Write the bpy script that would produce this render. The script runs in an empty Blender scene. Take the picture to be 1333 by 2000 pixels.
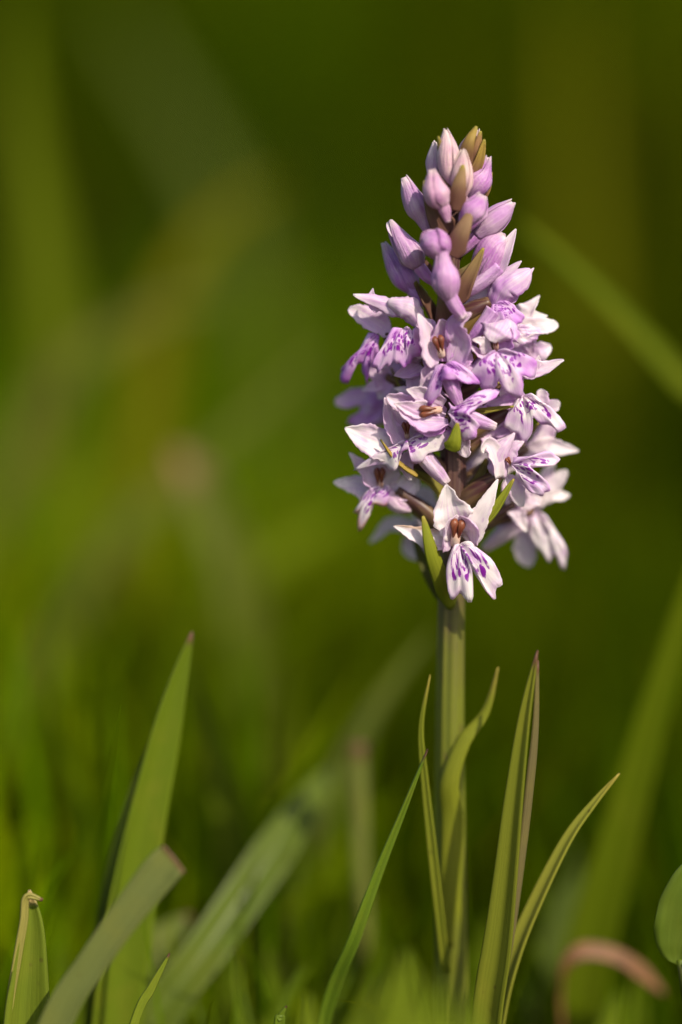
import bpy, math, random
import numpy as np
from mathutils import Vector, noise

# ------------------------------------------------------------------ camera, sky, sun, exposure
SC = bpy.context.scene
PX = 0.075e-3                 # one photograph pixel at the orchid's stem, in metres
DIST = 0.41667                # lens to stem
PITCH = math.radians(7.5)
ZC = 0.112                    # height of the picture centre above the soil
FWD = Vector((0, math.cos(PITCH), -math.sin(PITCH)))
UPV = Vector((0, math.sin(PITCH), math.cos(PITCH)))
CAM = Vector((0, 0, ZC)) - FWD * DIST

cam_data = bpy.data.cameras.new('camera')
cam = bpy.data.objects.new('camera', cam_data)
SC.collection.objects.link(cam)
cam.location = CAM
cam.rotation_euler = (math.pi / 2 - PITCH, 0, 0)
cam_data.sensor_fit = 'VERTICAL'
cam_data.sensor_height = 36
cam_data.sensor_width = 24
cam_data.lens = 100
cam_data.clip_start = 0.01
cam_data.clip_end = 500
cam_data.dof.use_dof = True
cam_data.dof.focus_distance = DIST - 0.0060
cam_data.dof.aperture_fstop = 2.9
SC.camera = cam

SUN_AZ, SUN_EL = math.radians(38), math.radians(43)      # right of the camera, in front of the flower
SUN_DIR = Vector((math.sin(SUN_AZ) * math.cos(SUN_EL), -math.cos(SUN_AZ) * math.cos(SUN_EL), math.sin(SUN_EL)))
world = bpy.data.worlds.new('World')
SC.world = world
world.use_nodes = True
wn = world.node_tree
for n_ in list(wn.nodes):
    wn.nodes.remove(n_)
sky_n = wn.nodes.new('ShaderNodeTexSky')
sky_n.sky_type = 'NISHITA'
sky_n.sun_disc = False
sky_n.sun_elevation = SUN_EL
sky_n.air_density = 0.8
sky_n.dust_density = 2.5
sky_n.sun_rotation = math.atan2(SUN_DIR.x, SUN_DIR.y)
bg_n = wn.nodes.new('ShaderNodeBackground')
bg_n.inputs['Strength'].default_value = 0.12
wo_n = wn.nodes.new('ShaderNodeOutputWorld')
wn.links.new(sky_n.outputs[0], bg_n.inputs[0])
wn.links.new(bg_n.outputs[0], wo_n.inputs[0])

sun_data = bpy.data.lights.new('sun', 'SUN')
sun_data.energy = 4.1
sun_data.angle = math.radians(0.53)
sun_data.color = (1.0, 0.91, 0.74)
sun = bpy.data.objects.new('sun', sun_data)
SC.collection.objects.link(sun)
sun.rotation_euler = SUN_DIR.to_track_quat('Z', 'Y').to_euler()

SC.view_settings.view_transform = 'Standard'
SC.view_settings.look = 'None'
SC.view_settings.exposure = 0.5
SC.view_settings.gamma = 1.0
SC.view_settings.use_curve_mapping = False
SC.cycles.use_denoising = True
SC.cycles.max_bounces = 8
SC.cycles.transparent_max_bounces = 8
SC.cycles.caustics_reflective = False
SC.cycles.caustics_refractive = False
SC.cycles.sample_clamp_indirect = 4.0

RNG = random.Random(11)
COL = SC.collection

# ------------------------------------------------------------------ geometry helpers
def W(x, y, d=0.0):
    """world point seen at photograph pixel (x, y) on the upright plane d pixels in front of the stem"""
    dr = FWD * DIST + Vector((1, 0, 0)) * ((x - 666.5) * PX) + UPV * ((1000 - y) * PX)
    t = (-d * PX - CAM.y) / dr.y
    return CAM + dr * t

def persp(d):
    return (DIST - d * PX) / DIST

def V3(n):
    return Vector((n[0], -n[2], n[1])).normalized()

def spline(pts, n):
    """Catmull-Rom through pts, n samples"""
    P = [Vector(p) for p in pts]
    if len(P) == 2:
        P = [P[0], (P[0] + P[1]) / 2, P[1]]
    m = len(P) - 1
    E = [P[0] * 2 - P[1]] + P + [P[-1] * 2 - P[-2]]
    out = []
    for i in range(n):
        t = i / (n - 1) * m
        k = min(int(t), m - 1)
        f = t - k
        a, b, c, d = E[k], E[k + 1], E[k + 2], E[k + 3]
        out.append(0.5 * ((2 * b) + (c - a) * f + (2 * a - 5 * b + 4 * c - d) * f * f + (3 * b - a - 3 * c + d) * f ** 3))
    return out

def lerp_list(v, t):
    """smooth value through a list of radii"""
    E = [2 * v[0] - v[1]] + list(v) + [2 * v[-1] - v[-2]]
    x = t * (len(v) - 1)
    k = min(int(x), len(v) - 2)
    f = x - k
    a, b, c, d = E[k:k + 4]
    r = 0.5 * (2 * b + (c - a) * f + (2 * a - 5 * b + 4 * c - d) * f * f + (3 * b - a - 3 * c + d) * f ** 3)
    return max(r, 0.25 * min(v))

PROF = {
    'sepal': lambda u: ((u + 0.06) ** 0.5 * (1.02 - u) ** 0.95) / 0.555,
    'petal': lambda u: ((u + 0.05) ** 0.6 * (1.01 - u) ** 0.62) / 0.62,
    'strap': lambda u: (0.75 + 0.25 * math.sin(u * 3.1)) * min(1, (1.02 - u) / 0.22) ** 0.5,
    'bract': lambda u: min(1, (u + 0.12) / 0.3) ** 0.7 * (1.01 - u) ** 0.62,
    'blade': lambda u: min(1.0, (1.002 - u) / 0.62) ** 0.72 * (0.86 + 0.14 * u),
    'cut': lambda u: 0.9 + 0.1 * math.sin(u * 9),
    'tongue': lambda u: min(1.0, (1.002 - u) / 0.30) ** 0.6,
    'dry': lambda u: (0.30 + 0.70 * min(1.0, max(0.0, (u - 0.42) / 0.18))) * min(1.0, (1.01 - u) / 0.12) ** 0.7,
    'round': lambda u: math.sqrt(max(0.0004, 1 - (2 * u * 0.98 - 1) ** 2)),
}

def sheet_data(C, w, nrm, prof, cup=0.25, fold=0.0, nu=16, nv=9, wav=0.06, seed=0.0, groove=0.0):
    """leaf-like surface along a centre line C; cup lifts the margins towards nrm, fold makes a V"""
    n0, n1 = (V3(nrm[0]), V3(nrm[1])) if isinstance(nrm[0], (tuple, list)) else (V3(nrm), V3(nrm))
    verts, uv, faces = [], [], []
    f = PROF[prof]
    L = len(C)
    rr = random.Random(int(seed * 1000))
    live = 1.0 if wav > 0.15 else 0.0              # flower petals are lopsided and hooked at the tip
    asym, hook, tw = live * rr.uniform(-0.22, 0.22), live * rr.uniform(-0.35, 0.55), live * rr.uniform(-0.5, 0.5)
    length = sum((C[i + 1] - C[i]).length for i in range(L - 1))
    for i, c in enumerate(C):
        u = i / (L - 1)
        T = (C[min(i + 1, L - 1)] - C[max(i - 1, 0)]).normalized()
        N = n0.lerp(n1, u)
        S = T.cross(N)
        if S.length < 1e-4:
            S = T.cross(Vector((0.3, 0.4, 0.8)))
        S.normalize()
        N = S.cross(T).normalized()
        hw = max(f(u), 0.012) * w * 0.5
        if live:
            S = (S + N * (tw * (u - 0.3))).normalized()
            N = S.cross(T).normalized()
            c = c + N * (hook * 0.22 * length * max(0.0, u - 0.6) ** 2 / 0.16)
        for j in range(nv):
            v = 2 * j / (nv - 1) - 1
            e = 1 + wav * 0.9 * noise.noise(Vector((u * 5.0, (1 if v > 0 else -1) * 3.3, seed))) + (asym if v > 0 else -asym)
            if live: e += 0.20 * abs(v) * noise.noise(Vector((u * 14.0, (1 if v > 0 else -1) * 5.1, seed + 2)))
            h = cup * hw * v * v + fold * hw * abs(v)
            h += wav * hw * v * v * 1.6 * noise.noise(Vector((u * 4.0 + 9, v * 1.2, seed * 1.7)))
            h += wav * hw * 0.5 * noise.noise(Vector((u * 6.0 - 4, v * 2.2, seed * 0.7 + 5)))
            h -= groove * hw * math.exp(-(v / 0.16) ** 2)
            verts.append(c + S * (v * hw * e) + N * h)
            uv.append((u, v * 0.5 + 0.5))
    for i in range(L - 1):
        for j in range(nv - 1):
            a = i * nv + j
            faces.append((a, a + 1, a + nv + 1, a + nv))
    return verts, uv, faces

def tube_data(C, radii, ns=12, lobes=0, amp=0.0, twist=0.0, flat=1.0, cap=True, sharp=False):
    verts, uv, faces = [], [], []
    L = len(C)
    ref = Vector((0.31, -0.9, 0.22))
    for i, c in enumerate(C):
        u = i / (L - 1)
        T = (C[min(i + 1, L - 1)] - C[max(i - 1, 0)]).normalized()
        A = (ref - T * ref.dot(T)).normalized()
        B = T.cross(A)
        r = lerp_list(radii, u)
        for j in range(ns):
            p = 2 * math.pi * j / ns + twist * u
            q = r * (1 + amp * ((1 - 2 * abs(math.sin(lobes * 0.5 * p)) ** 0.6) * -1 if sharp else math.cos(lobes * p)))
            verts.append(c + A * (q * math.cos(p)) + B * (q * math.sin(p) * flat))
            uv.append((u, j / ns))
    for i in range(L - 1):
        for j in range(ns):
            a, b = i * ns + j, i * ns + (j + 1) % ns
            faces.append((a, b, b + ns, a + ns))
    if cap:
        verts.append(C[0]); uv.append((0, 0.5))
        verts.append(C[-1]); uv.append((1, 0.5))
        k = len(verts)
        for j in range(ns):
            faces.append((k - 2, (j + 1) % ns, j))
            o = (L - 1) * ns
            faces.append((k - 1, o + j, o + (j + 1) % ns))
    return verts, uv, faces

def lip_data(B, outline, nrm, bulge, seed, ns=44, nr=12, cren=0.03):
    """fan-shaped lip: base point B, outline points run from one side over the lobes to the other side"""
    O = spline(outline, ns)
    N = V3(nrm)
    size = max((o - B).length for o in O)
    verts, uv, faces = [], [], []
    for i, o in enumerate(O):
        s = i / (ns - 1)
        k = 1 + cren * noise.noise(Vector((s * 16, seed, 0))) + cren * 0.5 * math.sin(s * 60 + seed)
        for j in range(nr):
            r = j / (nr - 1)
            rr = 0.04 + 0.96 * r
            p = B + (o - B) * (rr * (1 + (k - 1) * r))
            ridge = math.exp(-((s - 0.5) / 0.10) ** 2) * 0.25
            p += N * (bulge * size * (math.sin(rr * math.pi * 0.75) - rr * 0.70) * (1 + ridge))
            p += N * (size * 0.11 * r * noise.noise(Vector((s * 11, r * 2.5, seed + 3))))
            verts.append(p)
            uv.append((s, r))
    for i in range(ns - 1):
        for j in range(nr - 1):
            a = i * nr + j
            faces.append((a, a + 1, a + nr + 1, a + nr))
    return verts, uv, faces

def make(name, data, mat, parent=None, base=None, color=(1, 1, 1, 1), thick=0.0):
    verts, uv, faces = data
    if base is not None:
        verts = [v - base for v in verts]
    me = bpy.data.meshes.new(name)
    me.from_pydata([tuple(v) for v in verts], [], faces)
    ul = me.uv_layers.new(name='UVMap')
    lv = np.empty(len(me.loops), dtype=np.int32)
    me.loops.foreach_get('vertex_index', lv)
    ul.data.foreach_set('uv', np.array(uv, dtype=np.float32)[lv].ravel())
    me.polygons.foreach_set('use_smooth', np.ones(len(me.polygons), dtype=bool))
    for m in (mat if isinstance(mat, (list, tuple)) else [mat]):
        me.materials.append(m)
    o = bpy.data.objects.new(name, me)
    COL.objects.link(o)
    o.color = color
    if parent is not None:
        o.parent = parent
    if thick > 0:
        s = o.modifiers.new('thickness', 'SOLIDIFY')
        s.thickness = thick
        s.offset = 0
    return o

def tag(o, label=None, cat=None, group=None, kind=None):
    if label: o['label'] = label
    if cat: o['category'] = cat
    if group: o['group'] = group
    if kind: o['kind'] = kind
    return o

# ------------------------------------------------------------------ materials
class NT:
    def __init__(s, name):
        s.m = bpy.data.materials.new(name)
        s.m.use_nodes = True
        s.t = s.m.node_tree
        for n in list(s.t.nodes):
            s.t.nodes.remove(n)
        s.out = s.t.nodes.new('ShaderNodeOutputMaterial')
    def n(s, kind, **kw):
        nd = s.t.nodes.new('ShaderNode' + kind)
        for k, v in kw.items():
            if k.startswith('i_'):
                key = k[2:]
                key = int(key) if key.isdigit() else key.replace('_', ' ')
                s.set(nd, key, v)
            else:
                setattr(nd, k, v)
        return nd
    def set(s, nd, key, v):
        if isinstance(v, bpy.types.NodeSocket):
            s.t.links.new(v, nd.inputs[key])
        else:
            nd.inputs[key].default_value = v
    def math(s, op, a, b=0.0, c=0.0, clamp=False):
        nd = s.n('Math', operation=op, use_clamp=clamp)
        s.set(nd, 0, a); s.set(nd, 1, b); s.set(nd, 2, c)
        return nd.outputs[0]
    def mix(s, f, a, b, blend='MIX'):
        nd = s.n('Mix', data_type='RGBA', blend_type=blend)
        s.set(nd, 0, f); s.set(nd, 6, a); s.set(nd, 7, b)
        return nd.outputs[2]
    def ramp(s, x, lo, hi):
        nd = s.n('MapRange', interpolation_type='SMOOTHSTEP')
        s.set(nd, 0, x); s.set(nd, 1, lo); s.set(nd, 2, hi)
        return nd.outputs[0]
    def noise(s, vec, scale, detail=3.0, rough=0.5):
        nd = s.n('TexNoise')
        s.set(nd, 'Vector', vec); s.set(nd, 'Scale', scale); s.set(nd, 'Detail', detail); s.set(nd, 'Roughness', rough)
        return nd.outputs[0]
    def vec(s, x, y, z=0.0):
        nd = s.n('CombineXYZ')
        s.set(nd, 0, x); s.set(nd, 1, y); s.set(nd, 2, z)
        return nd.outputs[0]
    def finish(s, col, rough=0.5, trans=0.0, tcol=None, bump=None, bstr=0.2, bdist=0.0002, spec=0.3, sheen=0.0):
        p = s.n('BsdfPrincipled')
        s.set(p, 'Base Color', col); s.set(p, 'Roughness', rough); s.set(p, 'Specular IOR Level', spec)
        if sheen:
            s.set(p, 'Sheen Weight', sheen); s.set(p, 'Sheen Roughness', 0.5)
        nrm = None
        if bump is not None:
            b = s.n('Bump')
            s.set(b, 'Height', bump); s.set(b, 'Strength', bstr); s.set(b, 'Distance', bdist)
            nrm = b.outputs[0]
            s.set(p, 'Normal', nrm)
        sh = p.outputs[0]
        if trans > 0:
            t = s.n('BsdfTranslucent')
            s.set(t, 'Color', tcol if tcol is not None else col)
            if nrm is not None:
                s.set(t, 'Normal', nrm)
            mx = s.n('MixShader')
            s.set(mx, 0, trans); s.set(mx, 1, sh); s.set(mx, 2, t.outputs[0])
            sh = mx.outputs[0]
        s.t.links.new(sh, s.out.inputs[0])
        return s.m

def uvs(t):
    sp = t.n('SeparateXYZ')
    t.set(sp, 0, t.n('UVMap').outputs[0])
    return sp.outputs[0], sp.outputs[1]

def objco(t):
    return t.n('TexCoord').outputs['Object']

def mat_petal():
    """white to lilac petal; object colour red = lilac share, green = wilted margin"""
    t = NT('orchid_petal')
    u, v = uvs(t)
    oi = t.n('ObjectInfo')
    sep = t.n('SeparateColor')
    t.set(sep, 0, oi.outputs['Color'])
    co = objco(t)
    vein = t.noise(t.vec(t.math('MULTIPLY', u, 1.6), t.math('MULTIPLY', v, 22.0), t.math('MULTIPLY', oi.outputs['Random'], 40)), 1.0, 3, 0.6)
    blot = t.noise(co, 260.0, 2, 0.5)
    edge = t.math('ABSOLUTE', t.math('SUBTRACT', v, 0.5))
    f = t.math('ADD', sep.outputs[0], t.math('MULTIPLY', t.math('SUBTRACT', vein, 0.5), 1.5))
    f = t.math('ADD', f, t.math('MULTIPLY', t.math('SUBTRACT', blot, 0.5), 0.9))
    f = t.math('SUBTRACT', f, t.math('MULTIPLY', t.ramp(u, 0.60, 1.0), 0.26))
    f = t.math('ADD', f, t.math('MULTIPLY', t.ramp(edge, 0.40, 0.5), 0.10), clamp=True)
    col = t.mix(f, (0.86, 0.80, 0.78, 1), (0.56, 0.20, 0.64, 1))
    # a few faint purple flecks
    vo = t.n('TexVoronoi', feature='F1')
    t.set(vo, 'Vector', t.vec(t.math('MULTIPLY', u, 3.0), t.math('MULTIPLY', v, 2.2), t.math('MULTIPLY', oi.outputs['Random'], 30)))
    t.set(vo, 'Scale', 1.0)
    fl = t.math('MULTIPLY', t.math('SUBTRACT', 1.0, t.ramp(vo.outputs[0], 0.07, 0.17)), 0.35)
    col = t.mix(fl, col, (0.42, 0.16, 0.50, 1))
    dead = t.math('MULTIPLY', sep.outputs[1], t.math('MULTIPLY', t.ramp(t.math('ADD', v, t.math('MULTIPLY', t.math('SUBTRACT', blot, 0.5), 0.4)), 0.74, 0.92), t.ramp(u, 0.1, 0.35)))
    col = t.mix(dead, col, (0.50, 0.26, 0.07, 1))
    tc = t.mix(0.45, col, (0.86, 0.62, 0.86, 1))
    fine = t.math('ADD', t.math('MULTIPLY', vein, 0.8), t.math('MULTIPLY', t.noise(co, 3500.0, 1, 0.5), 0.35))
    return t.finish(col, 0.46, 0.46, tc, fine, 0.5, 0.00012, 0.32, 0.12)

def mat_lip():
    t = NT('orchid_lip')
    s, r = uvs(t)
    oi = t.n('ObjectInfo')
    sep = t.n('SeparateColor')
    t.set(sep, 0, oi.outputs['Color'])
    co = objco(t)
    rnd = t.math('MULTIPLY', oi.outputs['Random'], 50)
    blot = t.noise(co, 330.0, 2, 0.5)
    rim = t.ramp(r, 0.80, 1.0)
    f = t.math('ADD', sep.outputs[0], t.math('MULTIPLY', t.math('SUBTRACT', blot, 0.50), 1.7))
    f = t.math('ADD', f, t.math('MULTIPLY', rim, 0.25), clamp=True)
    col = t.mix(f, (0.87, 0.81, 0.80, 1), (0.58, 0.19, 0.68, 1))
    a = t.math('ABSOLUTE', t.math('SUBTRACT', s, 0.5))
    wob = t.math('MULTIPLY', t.math('SUBTRACT', t.noise(co, 900.0, 2, 0.5), 0.5), 0.35)
    # radial dashes, mirrored about the middle of the lip
    vo = t.n('TexVoronoi', feature='F1')
    t.set(vo, 'Vector', t.vec(t.math('ADD', t.math('MULTIPLY', t.math('MULTIPLY', a, 19.0), t.math('ADD', r, 0.28)), wob), t.math('ADD', t.math('MULTIPLY', r, 5.4), wob), rnd))
    t.set(vo, 'Scale', 1.0)
    t.set(vo, 'Randomness', 0.75)
    dash = t.math('SUBTRACT', 1.0, t.ramp(vo.outputs[0], 0.40, 0.44))
    # broken loop line
    lr = t.math('ABSOLUTE', t.math('SUBTRACT', r, t.math('ADD', t.math('ADD', 0.58, wob), t.math('MULTIPLY', a, -0.5))))
    loop = t.math('MULTIPLY', t.math('SUBTRACT', 1.0, t.ramp(lr, 0.024, 0.036)), t.ramp(t.noise(co, 600.0, 1, 0.5), 0.46, 0.56))
    zone = t.math('MULTIPLY', t.ramp(r, 0.06, 0.13), t.math('SUBTRACT', 1.0, t.ramp(t.math('ADD', r, wob), 0.64, 0.76)))
    zone = t.math('MULTIPLY', zone, t.math('SUBTRACT', 1.0, t.ramp(a, 0.42, 0.48)))
    mk = t.math('MULTIPLY', t.math('MAXIMUM', t.math('MULTIPLY', dash, zone), t.math('MULTIPLY', loop, 0.8)), sep.outputs[2])
    col = t.mix(mk, col, (0.24, 0.006, 0.34, 1))
    dead = t.math('MULTIPLY', sep.outputs[1], t.ramp(r, 0.82, 0.97))
    col = t.mix(dead, col, (0.50, 0.26, 0.07, 1))
    tc = t.mix(0.4, col, (0.82, 0.50, 0.86, 1))
    fine = t.math('ADD', t.noise(t.vec(t.math('MULTIPLY', s, 60), t.math('MULTIPLY', r, 3.0), 0), 1.0, 2, 0.5), t.math('MULTIPLY', t.noise(co, 3500.0, 1, 0.5), 0.4))
    return t.finish(col, 0.45, 0.38, tc, fine, 0.5, 0.00012, 0.32, 0.12)

def mat_bud():
    """closed bud or spur; object colour is the body colour, pale seams run lengthwise"""
    t = NT('orchid_bud')
    u, v = uvs(t)
    oi = t.n('ObjectInfo')
    co = objco(t)
    streak = t.noise(t.vec(t.math('MULTIPLY', u, 2.0), t.math('MULTIPLY', v, 14.0), t.math('MULTIPLY', oi.outputs['Random'], 40)), 1.0, 3, 0.6)
    blot = t.noise(co, 300.0, 3, 0.55)
    f = t.math('ADD', t.math('MULTIPLY', t.ramp(streak, 0.45, 0.60), 0.5), t.math('MULTIPLY', t.ramp(blot, 0.42, 0.62), 0.5))
    pale = t.mix(0.40, oi.outputs['Color'], (0.80, 0.66, 0.70, 1))
    dark = t.mix(0.45, oi.outputs['Color'], (0.40, 0.12, 0.46, 1))
    col = t.mix(f, dark, pale)
    col = t.mix(t.math('MULTIPLY', t.ramp(u, 0.82, 1.0), t.math('MULTIPLY', oi.outputs['Alpha'], 0.6)), col, (0.80, 0.70, 0.62, 1))
    fine = t.math('ADD', streak, t.math('MULTIPLY', t.noise(co, 3000.0, 1, 0.5), 0.3))
    return t.finish(col, 0.42, 0.25, pale, fine, 0.8, 0.0003, 0.35, 0.12)

def mat_leafy(name, rough=0.45, trans=0.28, ridge=22.0, spots=0.5, tipcol=(0.20, 0.11, 0.06, 1), tip=(0.93, 1.0), spec=0.2):
    """green leaf, blade or bract; object colour is the leaf colour"""
    t = NT(name)
    u, v = uvs(t)
    oi = t.n('ObjectInfo')
    co = objco(t)
    rnd = t.math('MULTIPLY', oi.outputs['Random'], 40)
    line = t.noise(t.vec(t.math('MULTIPLY', u, 1.2), t.math('MULTIPLY', v, ridge), rnd), 1.0, 2, 0.5)
    blot = t.noise(co, 90.0, 4, 0.6)
    c = oi.outputs['Color']
    col = t.mix(t.math('MULTIPLY', t.ramp(line, 0.35, 0.65), 0.35), c, t.mix(0.5, c, (0.02, 0.03, 0.002, 1)))
    col = t.mix(t.math('MULTIPLY', t.ramp(blot, 0.45, 0.75), spots), col, t.mix(0.5, c, (0.22, 0.19, 0.02, 1)))
    col = t.mix(t.ramp(t.math('ADD', u, t.math('MULTIPLY', t.math('SUBTRACT', blot, 0.5), 0.06)), tip[0], tip[1]), col, tipcol)
    vo = t.n('TexVoronoi', feature='F1')            # small brown specks and rubbed patches
    t.set(vo, 'Vector', co); t.set(vo, 'Scale', 330.0)
    speck = t.math('MULTIPLY', t.math('SUBTRACT', 1.0, t.ramp(vo.outputs[0], 0.06, 0.16)), t.ramp(t.noise(co, 70.0, 2, 0.5), 0.52, 0.62))
    col = t.mix(t.math('MULTIPLY', speck, 0.6), col, (0.07, 0.045, 0.012, 1))
    if name == 'orchid_bract':     # bracts of the spike are flushed purple brown below; object alpha 1 = plain green
        fl = t.math('MULTIPLY', t.math('SUBTRACT', 1.0, t.ramp(t.math('ADD', u, t.math('MULTIPLY', t.math('SUBTRACT', blot, 0.5), 0.5)), 0.25, 0.85)), t.math('SUBTRACT', 1.0, oi.outputs['Alpha']))
        col = t.mix(t.math('MULTIPLY', fl, 0.85), col, (0.13, 0.055, 0.045, 1))
    tc = t.mix(0.5, col, (0.26, 0.34, 0.01, 1))
    fine = t.math('ADD', line, t.math('MULTIPLY', t.noise(co, 1800.0, 2, 0.5), 0.25))
    return t.finish(col, rough, trans, tc, fine, 0.3, 0.0002, spec)

def mat_stem():
    t = NT('orchid_stem')
    u, v = uvs(t)
    co = objco(t)
    sp = t.n('SeparateXYZ'); t.set(sp, 0, co)
    z = sp.outputs[2]
    line = t.noise(t.vec(t.math('MULTIPLY', u, 2.0), t.math('MULTIPLY', v, 30.0), 0), 1.0, 3, 0.5)
    blot = t.noise(co, 220.0, 3, 0.55)
    green = t.mix(t.ramp(line, 0.35, 0.65), (0.075, 0.09, 0.006, 1), (0.17, 0.18, 0.018, 1))
    purp = t.mix(t.ramp(line, 0.35, 0.65), (0.050, 0.018, 0.022, 1), (0.12, 0.065, 0.045, 1))
    h = t.math('ADD', z, t.math('MULTIPLY', t.math('SUBTRACT', blot, 0.5), 0.03))
    f = t.ramp(h, 0.082, 0.122)
    fleck = t.ramp(t.noise(t.vec(t.math('MULTIPLY', u, 60.0), t.math('MULTIPLY', v, 22.0), 3.0), 1.0, 2, 0.5), 0.60, 0.68)
    green = t.mix(t.math('MULTIPLY', fleck, 0.55), green, (0.07, 0.035, 0.02, 1))
    col = t.mix(f, green, purp)
    fine = t.math('ADD', line, t.math('MULTIPLY', t.noise(co, 2500.0, 2, 0.5), 0.3))
    return t.finish(col, 0.42, 0.0, None, fine, 0.45, 0.0003, 0.4)

def mat_plain(name, c1, c2, scale, rough=0.5, stretch=0.0, spec=0.35, trans=0.0):
    t = NT(name)
    u, v = uvs(t)
    co = objco(t)
    a = t.noise(co, scale, 3, 0.55)
    if stretch:
        a = t.math('ADD', t.math('MULTIPLY', a, 0.4), t.math('MULTIPLY', t.noise(t.vec(t.math('MULTIPLY', u, 2), t.math('MULTIPLY', v, stretch), 0), 1.0, 2, 0.5), 0.6))
    col = t.mix(t.ramp(a, 0.36, 0.64), c1, c2)
    return t.finish(col, rough, trans, None, a, 0.35, 0.0002, spec)

def mat_meadow():
    t = NT('meadow_grass')
    at = t.n('VertexColor', layer_name='blade_colour')
    tc = t.mix(0.5, at.outputs[0], (0.24, 0.28, 0.002, 1))
    return t.finish(at.outputs[0], 0.8, 0.32, tc, None, spec=0.0)

def mat_ground():
    t = NT('mossy_soil')
    co = objco(t)
    a = t.noise(co, 9.0, 6, 0.6)
    b = t.noise(co, 140.0, 4, 0.6)
    col = t.mix(t.ramp(a, 0.40, 0.60), (0.035, 0.045, 0.003, 1), (0.07, 0.075, 0.004, 1))
    col = t.mix(t.math('MULTIPLY', t.ramp(b, 0.45, 0.7), 0.6), col, (0.05, 0.035, 0.015, 1))
    return t.finish(col, 0.9, 0.0, None, b, 0.6, 0.004, 0.1)

M_PETAL, M_LIP, M_BUD = mat_petal(), mat_lip(), mat_bud()
M_BRACT = mat_leafy('orchid_bract', 0.45, 0.22, 18.0, 0.6, (0.30, 0.24, 0.04, 1), (0.85, 1.0))
M_LEAF = mat_leafy('leaf_blade', 0.42, 0.28, 24.0, 0.7, (0.13, 0.06, 0.035, 1), (0.955, 0.985))
M_DEADTIP = mat_leafy('leaf_dead_tip', 0.5, 0.20, 24.0, 0.5, (0.34, 0.25, 0.10, 1), (0.90, 0.94))
M_PINKTIP = mat_leafy('leaf_pink_tip', 0.5, 0.20, 24.0, 0.4, (0.20, 0.12, 0.05, 1), (0.74, 0.88))
M_CUTTIP = mat_leafy('leaf_cut_tip', 0.5, 0.20, 24.0, 0.5, (0.10, 0.055, 0.02, 1), (0.935, 0.985))
M_FAR = mat_leafy('matt_leaf', 0.8, 0.30, 10.0, 0.3, (0.10, 0.14, 0.01, 1), (0.98, 1.0), spec=0.03)
M_WIDE = mat_leafy('broad_leaf', 0.40, 0.30, 10.0, 0.3, (0.10, 0.14, 0.01, 1), (0.98, 1.0))
M_STEM = mat_stem()
M_OVARY = mat_plain('orchid_ovary', (0.060, 0.020, 0.022, 1), (0.16, 0.10, 0.045, 1), 160, 0.42, 10)
M_ANTHER = mat_plain('orchid_anther', (0.080, 0.013, 0.010, 1), (0.23, 0.075, 0.032, 1), 500, 0.4, 5)
M_COLUMN = mat_plain('orchid_column', (0.60, 0.36, 0.28, 1), (0.70, 0.54, 0.46, 1), 500, 0.45, 0, 0.35, 0.2)
M_DRY = mat_plain('dry_blade', (0.07, 0.026, 0.007, 1), (0.17, 0.07, 0.018, 1), 260, 0.6, 14)
M_MEADOW, M_GROUND = mat_meadow(), mat_ground()
# ------------------------------------------------------------------ setting: ground and meadow
def build_ground():
    n = 60
    xs = np.concatenate([-np.geomspace(120, 0.05, n), [0], np.geomspace(0.05, 120, n)])
    ys = np.concatenate([-np.geomspace(20, 0.05, 24), [0], np.geomspace(0.05, 200, n)])
    verts, uv, faces = [], [], []
    for y in ys:
        for x in xs:
            near = 1 / (1 + (x * x + y * y) * 0.02)
            h = 0.012 * noise.noise(Vector((x * 6, y * 6, 1))) + 0.03 * noise.noise(Vector((x * 0.9, y * 0.9, 4)))
            h -= 0.012 * noise.noise(Vector((0, 0, 1))) + 0.03 * noise.noise(Vector((0, 0, 4)))
            bank = 0.15 * max(0.0, y - 1.5) * (1 / (1 + 0.02 * max(0.0, y)))
            verts.append(Vector((x, y, h * near + bank)))
            uv.append((x, y))
    w = len(xs)
    for i in range(len(ys) - 1):
        for j in range(w - 1):
            a = i * w + j
            faces.append((a, a + 1, a + w + 1, a + w))
    o = make('ground', (verts, uv, faces), M_GROUND)
    tag(o, 'mossy soil of the meadow under the grass', 'ground', kind='structure')
build_ground()

def gz(x, y):
    near = 1 / (1 + (x * x + y * y) * 0.02)
    h = 0.012 * noise.noise(Vector((x * 6, y * 6, 1))) + 0.03 * noise.noise(Vector((x * 0.9, y * 0.9, 4)))
    h -= 0.012 * noise.noise(Vector((0, 0, 1))) + 0.03 * noise.noise(Vector((0, 0, 4)))
    return h * near + 0.15 * max(0.0, y - 1.5) * (1 / (1 + 0.02 * max(0.0, y)))

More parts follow.
